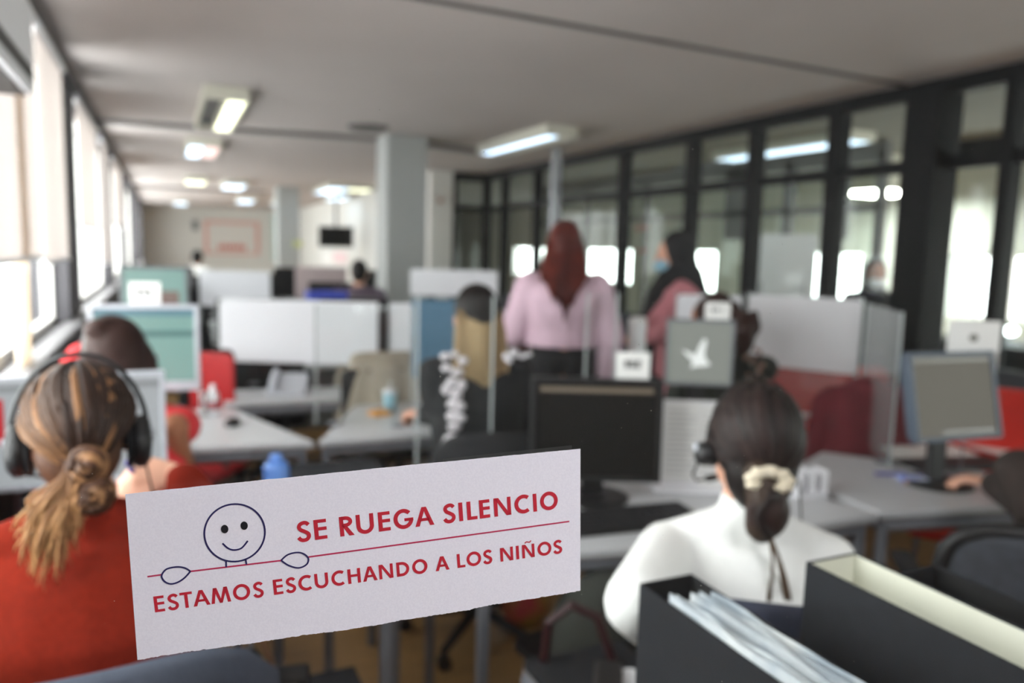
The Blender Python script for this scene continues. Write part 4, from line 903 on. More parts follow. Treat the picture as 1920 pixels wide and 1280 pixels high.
# helmet-like grey bag on desk f
c = at(1492, 735, z=.76); t = thing('round_bag', 'rounded dark grey bag on the desk behind the white sweater person', 'bag', (c.x, c.y+.05, .745), R(10))
MB().ell((0, 0, .055), (.105, .075, .062)).obj('pouch', mat('dark_grey_nylon', rgb(78, 78, 80), .7, noise=.2), t, smooth=True); MB().tube([(-.05, 0, .105), (-.02, 0, .14), (.03, 0, .14), (.05, 0, .10)], .006, 8).obj('handle', M_blackp, t)
c = at(1532, 728, z=.76); t = thing('white_cup', 'small white cup right of the rounded grey bag', 'cup', (c.x, c.y, .745)); MB().lathe([(0, 0), (.028, 0), (.036, .07), (.033, .07), (.026, .004), (0, .004)], (0, 0, 0)).obj('cup_wall', M_whitep, t, smooth=True); MB().tube([(.034, 0, .055), (.055, 0, .045), (.052, 0, .02), (.031, 0, .015)], .004, 6).obj('handle', M_whitep, t)
# card box in front of white lady desk (white organiser)
c = at(1530, 925, z=.76); t = thing('desk_organiser', 'low white slotted desk organiser right of the white-sweater person', 'organiser', (c.x, c.y+.04, .745), R(-8))
MB().box((-.06, -.04, 0), (.06, .04, .012)).obj('tray', M_whitep, t)
for k in range(3): MB().box((-.055+.05*k, -.035, .012), (-.045+.05*k, .035, .09)).obj('divider', M_whitep, t)
c = at(1500, 905, z=.76); t = thing('wire_rack', 'clear slanted document rack beside the white organiser', 'rack', (c.x-.02, c.y+.16, .745), R(-20))
MB().box((-.12, -.003, 0), (.12, .003, .16), Matrix.Rotation(R(-15), 4, 'X')).obj('slanted_back', M_acry2, t); MB().box((-.12, -.06, 0), (.12, .02, .005)).obj('foot', M_acry2, t)

# red chairs
c = at(1832, 780, d=3.35); shell_chair('red plastic chair behind the dim-page monitor at right', (c.x-.18, c.y-.126, 0), R(125), M_red, 'red chairs', bw=.54, bz=at(1832, 722, d=3.35).z)
c = at(1600, 780, d=3.7); shell_chair('red plastic chair draped with a maroon jacket by the dark pillar', (c.x, c.y+.1, 0), R(150), M_red, 'red chairs', bw=.62, bz=1.0)
c2_ = at(1545, 780, d=3.9)
c = at(385, 700, d=3.5); shell_chair('red plastic chair back right of the teal-page monitor', (c.x-.06, c.y+.25, 0), R(150), mat('dark_red_shell', rgb(176, 26, 30), .45, noise=.1), 'red chairs', bw=.24, bz=.99)
# maroon jacket over chair
c = at(1618, 790, d=3.35); j = MB()
j.chain([(-.14, 0, 1.0), (.14, 0, 1.02)], [.06, .06]); j.chain([(0, 0, .96), (0, .02, .62)], [.15, .19]); j.chain([(-.17, 0, .98), (-.22, -.02, .62)], [.06, .05]); j.chain([(.17, 0, .98), (.21, .0, .6)], [.06, .05])
o = j.skin('jacket', M_maroon, None, .015, 3); o.matrix_world = Matrix.Translation((c.x, c.y, -.06)) @ Matrix.Rotation(R(-35), 4, 'Z') @ Matrix.Diagonal((.95, .5, 1, 1)); tag(o, 'dark maroon jacket hung on the red chair by the pillar', 'jacket')

# dark bags and things on the floor in the lower middle
c = at(1110, 1190, d=2.0); b = MB()
b.ell((0, 0, .0), (.20, .16, .20)); b.ell((.10, .02, -.12), (.17, .16, .16)); b.ell((-.02, 0, .1), (.12, .12, .10))
o = b.skin('backpack', M_olive, None, .012, 5); o.location = (c.x+.10, c.y+.05, max(.27, c.z-.06)); tag(o, 'dark olive backpack slumped under the desk left of the white sweater', 'backpack')
MB().tube([(-.1, -.12, .15), (-.02, -.19, .05), (.02, -.20, -.08), (.05, -.16, -.2)], .014, 8, flat=.5).obj('strap', M_blackp, o)
MB().rbox((-.08, -.175, -.14), (.10, -.13, .02), .03).obj('front_pocket', M_olive, o, bevel=.008)
dkc = shell_chair('black plastic chair under the backpack', (c.x+.12, c.y+.06, 0), R(100), M_blackp, None, bz=.6)
c = at(1085, 1225, d=1.75); t = thing('handbag', 'burgundy and black handbag with a looped handle, lower middle', 'handbag', (c.x, c.y, c.z-.13), R(-30))
MB().rbox((-.10, -.04, -.12), (.12, .04, .10), .03).obj('pouch', mat('burgundy_leather', rgb(74, 26, 32), .45, noise=.3, scale=10), t, bevel=.012)
MB().tube([(-.08, 0, .09), (-.07, 0, .20), (-.02, 0, .245), (.04, 0, .22), (.09, 0, .09)], .011, 8).obj('handle', mat('dark_burgundy_leather', rgb(48, 18, 22), .45), t); MB().box((.02, -.046, -.09), (.09, -.04, -.01)).obj('front_patch', mat('mauve_cloth', rgb(96, 72, 88), .8), t)
shelf = desk('stool_table', 'small low stand under the burgundy handbag', [(c.x-.17, c.y-.13), (c.x+.17, c.y-.13), (c.x+.17, c.y+.13), (c.x-.17, c.y+.13)], z=c.z-.25, topm=M_box)
c = at(1165, 1268, d=1.6); t = thing('white_pouch', 'crumpled white pouch lying left of the black-lined file box', 'pouch', (c.x, c.y, c.z-.03))
MB().ell((0, 0, 0), (.045, .04, .025)).ell((.03, .01, .012), (.03, .03, .02)).skin('cloth', M_whitep, t, .006, 2); MB().tube([(-.04, 0, .01), (-.06, -.01, .0), (-.07, -.03, -.02)], .004, 6).obj('drawstring', M_greyp, t)
tb = desk('side_table', 'low table holding the white pouch behind the file boxes', [(c.x-.12, c.y-.08), (c.x+.14, c.y-.08), (c.x+.14, c.y+.22), (c.x-.12, c.y+.22)], z=c.z-.055, topm=M_box)
# toy-like bright item on the floor and wheels
c = at(985, 1150, z=.06); t = thing('floral_bag', 'small green and pink printed bag on the floor below the sign', 'bag', (c.x, c.y, 0), R(-20))
MB().ell((0, 0, .10), (.10, .06, .10)).obj('pouch', mat('green_pink_print', rgb(120, 130, 30), .7, c2=rgb(190, 50, 70), scale=7), t, smooth=True); MB().tube([(-.05, 0, .18), (0, 0, .25), (.05, 0, .18)], .007, 8).obj('handle', M_blackp, t)
# black box and cable bottom, left of centre
c = at(520, 1258, d=1.7); t = thing('power_supply', 'black box with trailing cables below the sign at the bottom', 'power supply', (c.x, c.y, c.z-.05), R(-12))
MB().rbox((-.06, -.035, -.04), (.07, .035, .045), .01).obj('casing', M_blackp, t, bevel=.004); MB().rbox((.012, -.038, -.015), (.045, -.035, .035), .005).obj('label_plate', M_greyp, t)
MB().tube([(-.06, 0, .03), (-.09, 0, .09), (-.06, .02, .2), (-.02, .03, .4)], .006, 8).obj('cable', M_blackp, t); MB().tube([(0, 0, .04), (-.03, 0, .12), (-.06, .02, .3)], .005, 8).obj('cable', mat('tan_cable', rgb(120, 84, 60), .6), t)
desk('computer_stand', 'low stand under the black power supply box', [(c.x-.2, c.y-.1), (c.x+.2, c.y-.1), (c.x+.2, c.y+.12), (c.x-.2, c.y+.12)], z=c.z-.092, topm=M_box)
c = at(470, 1255, d=1.65); t = thing('desk_headphones', 'black round headphone pad hanging left of the power supply box', 'headphones', (c.x, c.y, c.z), R(-30))
MB().ell((0, 0, 0), (.032, .022, .052)).obj('pad', M_blackp, t, smooth=True); MB().tube([(0, 0, .05), (.01, 0, .12), (.03, .01, .22)], .006, 8).obj('arm', M_metal, t)

# ================================================================ more people
def loc_at(px, d, back=0.0):
    p = at(px, 560, d=d); return (p.x, p.y-back, 0)
def inv_of(l, f): return (Matrix.Translation(l) @ Matrix.Rotation(R(-f), 4, 'Z')).inverted()
# seated, back to us, dark hair, coral-red top, in front of the teal monitor
T3 = at(222, 596, d=2.35).z; l3 = loc_at(228, 2.30, .05); i3 = inv_of(l3, -8)
p3, H3, HM3_, _, sh3 = person('person with dark hair in a coral-red sleeveless top seated before the teal-page monitor', l3, -8, T3, M_skin2, M_coral, M_black, True, .03, 0, -8, 10, -6,
    L=((-.24, .0, T3-.60), (-.14, .24, T3-.58), (.2, 1, 0), (0, 0, -1)), Rr=(i3 @ at(325, 800, d=2.25), i3 @ at(350, 872, d=2.45), (-.3, 1, 0), (0, 0, -1)), sleeve='short', voxel=.010, sw=.16)
o3 = caphair(p3, H3, HM3_, M_hbrown, lambda h: (h.ell(H3(-.04, -.05, .19), (.045, .045, .035), HM3_), h.chain([H3(-.07, -.03, .1), H3(-.10, -.05, .0)], [.04, .03]), h.chain([H3(.05, -.03, .1), H3(.07, -.04, .0)], [.05, .04])), grow=.008)
headset('slim black headset on the dark-haired wearer before the teal-page monitor', p3, H3, HM3_, None, rx=.098, mic=1, cup=.026, thick=.005)
s = MB(); s.chain([i3 @ at(162, 650, d=2.36), i3 @ at(148, 664, d=2.35), i3 @ at(130, 684, d=2.34)], [.022, .034, .028]); s.skin('hair_scarf', M_coral, p3, .008, 2)
chair('black office chair of the coral-topped person', (l3[0], l3[1]-.02, 0), R(8), M_cfab, back_z=.80, back_h=.35, arms=False)
# long blond-brown hair, black jacket with white floral pattern
T4 = at(893, 536, d=2.95).z; l4 = loc_at(897, 2.93, 0); i4 = inv_of(l4, 10)
p4, H4, HM4, _, sh4 = person('person with long dark-rooted blond hair in a black jacket with white floral print, seated mid-room', l4, 10, T4, M_skin, M_black, M_black, True, .02, 0, -6, 4, 0,
    L=(i4 @ at(818, 770, d=2.95), i4 @ at(795, 778, d=3.05), (-.6, .8, 0), (0, 0, -1)), voxel=.010, sw=.17, loose=.008)
o4 = caphair(p4, H4, HM4, M_hblack, grow=.004)
hl_ = MB()
for i in range(26):
    u = i/25*2-1; x = u*.085; pts = [H4(x*.9, -.075+.03*abs(u), .12), H4(x*1.05, -.108+.05*abs(u), .04), H4(x*1.15, -.115+.05*abs(u), -.08), H4(x*1.2, -.125+.04*abs(u), -.22-.05*random.random())]
    hl_.tube(pts, [.016, .020, .020, .008], 8, flat=.7)
hl_.ell(H4(0, -.055, .05), (.080, .055, .09), HM4)
hl_.obj('long_hair', M_hblond, o4, smooth=True)
fl = MB(); rd = random.Random(4); inv4 = p4.matrix_world.inverted()
def dab(px, py, d, r_):
    c = i4 @ at(px, py, d=d); fl.ell(c, (r_, r_*.5, r_*rd.uniform(.6, 1.2)), n=10, m=6)
for px, py, r_ in ((835, 668, .020), (852, 664, .018), (868, 676, .020), (838, 690, .022), (858, 698, .024), (848, 716, .022), (866, 722, .018), (838, 730, .02), (856, 740, .022), (850, 758, .026), (862, 762, .022), (850, 780, .028), (862, 784, .024), (852, 800, .026), (846, 822, .028), (843, 838, .034), (846, 856, .030), (950, 668, .014), (965, 662, .016), (980, 668, .014), (992, 664, .012), (955, 676, .012)):
    dab(px, py, 2.76 if py > 700 else 2.74, r_)
fl.obj('floral_print', mat('off_white_print', rgb(212, 208, 212), .85, noise=.2, scale=40), p4, smooth=True)
chair('black office chair of the long-haired person', (l4[0]+.02, l4[1]-.0, 0), R(-10), M_cfab, back_z=.90, back_h=.38, arms=False)
# standing redhead, pale pink sweater
T5 = at(1055, 416, d=4.0).z; l5 = loc_at(1056, 4.0, 0); f5 = 22; i5 = inv_of(l5, f5)
p5, H5, HM5, _, sh5 = person('person with long auburn hair in a pale pink sweater standing with back to us', l5, f5, T5, M_skin, M_pink, M_black, False, .0, 0, 6, 0, 0,
    L=((-.255, -.0, T5-.58), (-.20, .18, T5-.66), (.4, 1, -.2), (1, 0, 0)), Rr=((.25, -.02, T5-.60), (.235, .04, T5-.84), (0, .1, -1), (-1, 0, 0)), voxel=.010, sw=.175, hemz=1.06, loose=.028)
o5 = caphair(p5, H5, HM5, M_hred, lambda h: None, grow=.006)
hl_ = MB(); rd = random.Random(8)
for i in range(30):
    u = i/29*2-1; x = u*.09; ln = .19*(1-.6*abs(u-.1))+rd.uniform(-.03, .03)
    hl_.tube([H5(x*.9, -.07+.03*abs(u), .12), H5(x*1.1, -.11+.05*abs(u), .03), H5(x*1.2, -.155+.04*abs(u), -.07), H5(x*1.0, -.185+.02*abs(u), -.07-ln*.4), H5(x*.55+.012*rd.uniform(-1, 1), -.195, -.07-ln)], [.014, .020, .022, .018, .005], 8, flat=.7)
hl_.obj('long_hair', M_hred, o5, smooth=True)
# standing, black headscarf, mask, rose dress; faces left
T6 = at(1272, 438, d=4.45).z; l6 = loc_at(1278, 4.45, 0); f6 = -62; i6 = inv_of(l6, f6)
p6, H6, HM6, _, sh6 = person('person in a black headscarf, blue mask and dusty-rose dress standing in profile facing left', l6, f6, T6, M_skin, M_rose, M_rose, False, .02, 0, 0, 4, 0,
    L=(i6 @ at(1236, 600, d=4.3), i6 @ at(1212, 632, d=4.2), (.1, 1, .1), (0, 0, -1)), Rr=(i6 @ at(1262, 610, d=4.45), i6 @ at(1226, 628, d=4.35), (0, 1, .1), (-1, 0, 0)), voxel=.011, sw=.16, loose=.02)
hj = MB(); hj.ell(H6(0, -.012, .080), (.100, .085, .075), HM6); hj.ell(H6(0, -.01, .125), (.094, .106, .112), HM6); hj.ell(H6(0, -.03, .03), (.088, .09, .09), HM6); hj.chain([H6(0, -.01, .02), H6(0, -.01, -.07)], [.085, .12])
hj.chain([H6(0, .0, -.04), H6(-.02, .10, -.14), H6(-.02, .14, -.26), H6(-.02, .13, -.36)], [.11, .09, .08, .06]); hj.chain([H6(0, -.05, -.04), H6(0, -.10, -.16)], [.10, .08])
hj.skin('headscarf', M_black, p6, .011, 4)
fc = MB(); fc.ell(H6(0, .088, .10), (.048, .030, .050), HM6); fc.cap(H6(0, .112, .085), .012, H6(0, .125, .062), .014); fc.skin('face', M_skin, p6, .007, 2)
mk = MB(); mk.ell(H6(0, .088, .035), (.062, .052, .042), HM6); mk.skin('face_mask', M_mask, p6, .008, 3)
for sx in (-1, 1): MB().ell(H6(sx*.026, .117, .098), (.009, .005, .006), HM6, 8, 6).obj('eye', M_eye, p6)
c = at(1195, 628, d=4.15); t = thing('paper_bundle', 'white paper bundle held by the person in the black headscarf', 'papers', c, R(20)); MB().rbox((-.055, -.02, -.11), (.055, .02, .10), .03).obj('sheets', M_paper, t); MB().rbox((-.045, -.028, -.09), (.04, -.02, .07), .01).obj('top_sheet', M_whitep, t)
# person behind the bird-patch monitor
T7 = at(1352, 558, d=3.35).z; l7 = loc_at(1366, 3.45, 0); f7 = 0; i7 = inv_of(l7, f7)
p7, H7, HM7, _, sh7 = person('person with dark curly hair and olive patterned sleeve bent behind the bird-patch monitor', l7, f7, T7, M_skin2, M_olive, M_black, True, .06, .0, -30, 8, 0, Rr=(i7 @ at(1436, 690, d=3.4), i7 @ at(1412, 715, d=3.6), (-.6, .8, -.1), (0, 0, -1)), voxel=.011, sw=.17, loose=.01)
def curls(h):
    rd = random.Random(3)
    for i in range(46): 
        a = rd.uniform(0, 6.28); u = rd.uniform(-.3, 1); k = math.sqrt(max(0, 1-u*u)); q = H7(.092*k*math.cos(a), -.02+.095*k*math.sin(a)*(.6 if math.sin(a) > 0 else 1), .11+.10*u); h.cap(q, .022, q+Vector((0, 0, .01)), .018, 8)
    for i in range(24):
        q = i7 @ at(1392+rd.uniform(-14, 26), 585+i*3, d=3.38+rd.uniform(-.05, .05)); h.cap(q, .026, q+Vector((0, 0, -.02)), .022, 8)
caphair(p7, H7, HM7, M_hbrown, curls, grow=.004, voxel=.011)
sp = MB(); rd = random.Random(12)
for i in range(16):
    q = i7 @ at(1405+rd.uniform(-8, 34), 655+i*4, d=3.28); sp.ell(q, (.010, .006, .012), n=8, m=5)
sp.obj('sleeve_pattern', mat('faded_red_print', rgb(130, 70, 60), .9, c2=rgb(150, 140, 126), scale=50), p7)
# beyond the glass: person with dark headscarf and white mask
T8 = at(1634, 486, d=6.4).z; l8 = loc_at(1634, 6.4, 0)
p8, H8, HM8, _, sh8 = person('person in dark clothes, dark head covering and white mask standing beyond the dark-framed glass', l8, 215, T8, M_skin2, M_black, M_black, False, .02, 0, 0, 6, 0, voxel=.013, sw=.17, loose=.015)
hj = MB(); hj.ell(H8(0, -.014, .080), (.100, .080, .075), HM8); hj.ell(H8(0, -.012, .125), (.092, .10, .108), HM8); hj.ell(H8(0, -.03, .03), (.085, .085, .085), HM8); hj.chain([H8(0, -.01, .02), H8(0, .0, -.10)], [.085, .13]); hj.skin('headscarf', M_black, p8, .012, 4)
mk = MB(); mk.ell(H8(0, .088, .035), (.062, .052, .042), HM8); mk.skin('face_mask', M_cmask, p8, .009, 3)
fc = MB(); fc.ell(H8(0, .088, .10), (.046, .026, .046), HM8); fc.skin('face', M_skin2, p8, .008, 2)
for sx in (-1, 1): MB().ell(H8(sx*.026, .112, .098), (.009, .005, .006), HM8, 8, 6).obj('eye', M_eye, p8)
# reaching in from the right edge
bc9 = at(2000, 1045, d=1.80); l9 = (bc9.x+.27*math.sin(R(40))+.17, bc9.y+.27*math.cos(R(40))-.10, 0); i9 = inv_of(l9, 40)
wr9 = i9 @ at(1862, 905, z=.80); 
p9, H9, HM9, _, sh9 = person('person in a dark brown knit sleeve reaching to the keyboard from the right edge', l9, 40, 1.30, M_skin, M_brownk, M_jeans, True, .10, 0, 0, 8, 0,
    L=(i9 @ at(1945, 950, d=2.05), wr9, i9.to_3x3() @ Vector((-.45, .85, .02)), (0, 0, -1)), Rr=((.25, .08, .76), (.12, .36, .79), (-.3, 1, 0), (0, 0, -1)), voxel=.008, sw=.17, loose=.014, hands=(22, 35))
caphair(p9, H9, HM9, M_hbrown)
zt9 = at(1850, 1005, d=1.8).z+.01
ch9 = chair('black-edged grey office chair at the right edge beside the file boxes', (l9[0]-.15, l9[1]+.09, 0), R(-40), mat('grey_mesh_fabric', rgb(66, 70, 78), .8, noise=.3, scale=40), back_z=zt9, back_w=.56, back_h=.42, arms=True)
MB().tube([(.27*math.copysign(abs(math.cos(a))**.5, math.cos(a)), -.26+.045*abs(math.cos(a)), zt9-.21+.195*math.copysign(abs(math.sin(a))**.5, math.sin(a))) for a in [2*math.pi*k/40 for k in range(41)]], .022, 8).obj('back_rim', M_blackp, ch9, smooth=True)
# beige-clad person, head hidden behind the painted white reflection
T10 = at(720, 575, d=4.75).z; l10 = loc_at(722, 4.75, 0)
p10, H10, HM10, _, _ = person('person in a beige wool cardigan seated behind the wide white desk screen', l10, 190, T10, M_skin, M_beige, M_beige, True, .04, 0, 0, 8, 0, voxel=.012, sw=.20, loose=.03, wide=1.15)
caphair(p10, H10, HM10, M_hbrown)
cb = MB(); c = at(722, 745, d=3.95)    # wool coat over the chair on our side of the desk
cc = at(720, 700, d=3.98); cb.chain([(-.13, 0, .98), (.13, 0, .98)], [.055, .055]); cb.chain([(-.12, 0, .94), (-.15, 0, .66)], [.07, .10]); cb.chain([(.12, 0, .94), (.15, 0, .66)], [.07, .10]); cb.chain([(0, 0, .9), (0, 0, .62)], [.11, .14])
o = cb.skin('coat', M_beige, None, .014, 3); o.matrix_world = Matrix.Translation((cc.x, cc.y, -.02)) @ Matrix.Diagonal((1, .55, 1, 1)); tag(o, 'beige wool coat draped over a chair back behind the pale blue cup', 'coat')
shell_chair('black plastic chair carrying the beige coat', (cc.x, cc.y+.2, 0), 0, M_blackp, bz=.93)
# mauve-clothed person by the second row, far centre
T11 = at(668, 487, d=7.2).z; l11 = loc_at(672, 7.2, 0)
p11, H11, HM11, _, _ = person('small distant person in a mauve-grey top with dark tied hair left of the white column', l11, 20, T11, M_skin, M_mauve, M_black, True, .03, 0, 0, 5, 0, voxel=.016, sw=.18, loose=.03)
caphair(p11, H11, HM11, M_hblack, lambda h: h.chain([H11(0, -.09, .14), H11(0, -.13, .06)], [.04, .03]), voxel=.014)
T12 = at(371, 470, d=13).z; l12 = loc_at(370, 13, 0)
p12, H12, HM12, _, _ = person('tiny distant person in white with black hair near the far left windows', l12, 30, T12, M_skin2, M_white, M_jeans, True, .03, 0, 0, 0, 0, voxel=.02, sw=.18, loose=.02)
caphair(p12, H12, HM12, M_hblack, voxel=.018, grow=.01)

# ================================================================ window side
def blind(label, y0, y1, z0, z1, x):
    t = thing('roller_blind', label, 'blind', (x, (y0+y1)/2, z1)); L_ = (y1-y0)/2
    MB().box((-.0012, -L_, z0-z1), (.0012, L_, -.02)).obj('cloth', M_blind, t)
    MB().tube([(0, -L_-.01, -.02), (0, L_+.01, -.02)], .028, 12).obj('roller_tube', M_whitep, t)
    MB().box((-.008, -L_, z0-z1-.02), (.008, L_, z0-z1)).obj('bottom_bar', M_whitep, t); return t
blind('large off-white roller blind half lowered over the nearest left window', 4.36, 5.42, 1.44, 2.58, XL+.07)
blind('off-white roller blind at the left picture edge over the nearest window', 2.9, 4.32, 1.47, 2.58, XL+.07)
blind('roller blind just beyond the grey pier, lowered to mid window', 6.75, 8.6, 1.66, 2.63, XL+.03)
blind('off-white roller blind lowered over the third left window', 9.3, 10.1, 1.3, 2.63, XL+.03)
blind('off-white roller blind on the far left windows', 11.2, 13.6, 1.75, 2.63, XL+.03)
cur = MB(); rings = []
for k in range(13):
    y = 3.72+.22*k/12; rings.append([Vector((XL+.04+.02*math.sin(k*1.6), y, 1.0)), Vector((XL+.045+.02*math.sin(k*1.6), y, 1.0)), Vector((XL+.045+.02*math.sin(k*1.6), y, 2.5)), Vector((XL+.04+.02*math.sin(k*1.6), y, 2.5))])
o = cur.loft(rings).obj('curtain', film('cream_curtain_cloth', rgb(250, 240, 226), .55)); tag(o, 'narrow cream curtain gathered at the left picture edge under the blind', 'curtain')  # wavy cream sheet added in place of the lit window frame
c = at(12, 125, x=XL+.16)
t = thing('air_conditioner', 'white wall air conditioner with dark slot at the top left corner', 'air conditioner', (XL+.12, c.y-.38, c.z+.06))
Mx = Matrix.Rotation(R(90), 4, 'Z')
MB().rbox((-.42, -.11, -.14), (.42, .11, .14), .04, Mx).obj('casing', M_whitep, t, bevel=.01); MB().box((-.38, -.114, -.10), (.38, -.108, -.06), Mx).box((-.38, -.09, -.145), (.38, .05, -.139), Mx).obj('air_slot', M_blackp, t)
# low radiators / ledge things under the window
for i, (y, lab) in enumerate(((4.6, 'grey ribbed radiator under the nearest left window'), (7.6, 'grey ribbed radiator under the second left window'))):
    t = thing('radiator', lab, 'radiator', (XL+.08, y, .12)); m = MB()
    for k in range(18): m.rbox((-.03, -.55+.061*k, 0), (.03, -.50+.061*k, .62), .01, )
    m.obj('ribbed_panel', M_pier, t); MB().tube([(0, -.56, .05), (0, .56, .05)], .014, 8).obj('pipe', M_metal, t)
# tree and dark things are outside: a tree crown beyond the left window
tr = thing('tree', 'green tree outside at the left picture edge', 'tree', (-6.5, 18.5, 0)); m = MB(); rd = random.Random(6)
for i in range(40):
    m.ell((rd.gauss(0, .7), rd.gauss(0, .9), 1.6+rd.gauss(0, .5)), (.35, .35, .3), n=8, m=6)
m.obj('foliage', mat('tree_leaves', rgb(86, 120, 70), .9, noise=.3, scale=6), tr, smooth=True); MB().tube([(0, 0, -1), (0, 0, 1.5)], .12, 8).obj('trunk', mat('tree_bark', rgb(80, 66, 52), .9), tr)

# ================================================================ ceiling lights
M_tube = mat('cool_tube_light', (.8, .9, 1), .5, emit=(.60, .78, 1.0), es=1.8)
M_tubew = mat('warm_tube_light', (1, 1, .8), .5, emit=(.97, 1, .72), es=1.5)
M_tubep = mat('pinkish_tube_light', (1, .8, .8), .5, emit=(1.0, .66, .64), es=.55)
M_house = mat('cream_lamp_housing', rgb(206, 204, 190), .5, noise=.03)
def lamp(label, x, y, w_, L_, left, right, drop=.10):
    t = thing('ceiling_light', label, 'ceiling light', (x, y, ZC), 0, 'ceiling strip lights'); h = w_/2; l = L_/2
    m = MB(); m.box((-h, -l, -drop), (-h+.02, l, 0)).box((h-.02, -l, -drop), (h, l, 0)).box((-h+.02, -l, -drop), (h-.02, -l+.03, 0)).box((-h+.02, l-.03, -drop), (h-.02, l, 0)).box((-.006, -l+.03, -drop), (.006, l-.03, 0)).box((-h+.02, -l+.03, -.012), (h-.02, l-.03, 0))
    m.obj('housing', M_house, t)
    for s_, mm_ in ((-1, left), (1, right)):
        if mm_: MB().box((min(s_*.012, s_*(h-.024)), -l+.035, -drop+.002), (max(s_*.012, s_*(h-.024)), l-.035, -drop+.012)).obj('tube_panel', mm_, t)
        else:
            MB().tube([(s_*h*.5, -l+.04, -.05), (s_*h*.5, l-.04, -.05)], .013, 8).obj('unlit_tube', M_greyp, t)
            MB().box((min(s_*.012, s_*(h-.024)), -l+.035, -.03), (max(s_*.012, s_*(h-.024)), l-.035, -.02)).obj('reflector', mat('dark_reflector', rgb(60, 60, 64), .4), t)
    return t
lamp('cool white strip light with cream housing, largest on the right half of the ceiling', 3.36, 7.2, .32, 1.7, M_tube, None)
lamp('strip light with dark left half and lit right half, nearest on the left', .46, 7.05, .32, 1.75, None, M_tubew)
lamp('strip light half white half pinkish, second on the left of the ceiling', .45, 9.9, .36, 1.3, M_tube, M_tubep)
lamp('yellowish strip light, third in the left ceiling row', .56, 15.0, .36, .9, M_tubew, M_tubew)
lamp('bluish strip light right of the yellowish one in the left ceiling row', 1.25, 15.6, .40, 1.3, M_tube, M_tube)
lamp('small bluish strip light just under the far ceiling, right of the poster edge', 1.95, 20.8, .38, 1.5, M_tube, M_tube)
lamp('smallest bluish strip light on the far left of the ceiling', .48, 23.6, .36, 1.2, M_tube, M_tube)
lamp('whitish strip light left of the white column, upper', 3.0, 15.2, .40, 1.9, M_tube, M_tube)
lamp('yellow-green strip light next to the white column', 3.5, 14.2, .42, .6, M_tubew, M_tubew) if False else lamp('yellow-green strip light next to the white column', 3.40, 14.6, .44, .7, M_tubew, M_tubew)
lamp('faint strip light low beside the white column', 3.62, 17.6, .36, 1.5, M_tube, M_tube)
lamp('bluish strip light between the two columns', 2.85, 21.0, .42, 1.2, M_tube, M_tube)
c = at(1472, 285, z=2.6); lamp('long cool strip light seen through the upper glass of the dark partition', c.x, c.y, .30, 1.9, M_tube, M_tube)
c = at(1640, 362, x=7.5); lamp('bright warm-white light seen through the glass right of the dark post', c.x+.1, c.y, .9, .9, mat('bright_warm_panel', (1, 1, .9), .5, emit=(1, .99, .9), es=26), MATS['bright_warm_panel'], drop=ZC-c.z)
lamp('strip light over the corridor behind the camera', .6, -1.1, .6, 1.5, mat('corridor_tube_light', (1, .95, .97), .5, emit=(.97, .97, 1), es=11.5), MATS['corridor_tube_light'])  # unseen lamp added to light the face of the sign
for i, (px, py, lab) in enumerate(((690, 240, 'round grey ceiling vent left of the white column'),)):
    c = at(px, py, z=2.69); t = thing('ceiling_vent', lab, 'vent', (c.x, c.y, ZC)); MB().lathe([(0, -.03), (.16, -.03), (.2, -.005), (.2, 0), (0, 0)]).obj('rim', M_beam, t); MB().lathe([(.05, -.034), (.1, -.034), (.1, -.03), (.05, -.03)]).obj('ring_slot', M_blackp, t)

# ================================================================ far end
yF = YF-.03
a = at(382, 412, y=yF); b = at(487, 478, y=yF)
t = thing('wall_poster', 'large white poster with a pale red border and red lettering on the far wall', 'poster', ((a.x+b.x)/2, yF, (a.z+b.z)/2)); W_, H_ = (b.x-a.x)/2, (a.z-b.z)/2
MB().box((-W_, -.01, -H_), (W_, .01, H_)).obj('board', mat('poster_white', rgb(224, 222, 218), .7), t)
M_pb = mat('pale_red_border', rgb(228, 178, 170), .7)
MB().box((-W_, -.016, H_*.82), (W_, -.01, H_)).box((-W_, -.016, -H_), (W_, -.01, -H_*.88)).box((-W_, -.016, -H_*.88), (-W_*.86, -.01, H_*.82)).box((W_*.86, -.016, -H_*.88), (W_, -.01, H_*.82)).obj('border', M_pb, t)
m = MB()
for k in range(7): x = -W_*.50+k*W_*.145; m.box((x, -.016, -H_*.72), (x+W_*.10, -.010, -H_*(.36 if k % 2 else .44)))
m.obj('red_lettering', mat('poster_red', rgb(206, 96, 84), .7), t)
c = at(630, 444, y=16.6); t = thing('wall_television', 'dark flat television hanging between the two columns at the far end', 'television', (c.x, 16.6, c.z), R(-8))
MB().rbox((-.36, -.04, -.22), (.36, .04, .22), .02).obj('casing', M_blackp, t); MB().box((-.335, -.045, -.195), (.335, -.04, .195)).obj('screen', S_dark[0], t); MB().tube([(0, .03, .1), (0, .06, ZC-c.z)], .03, 8).obj('ceiling_arm', M_metal, t)
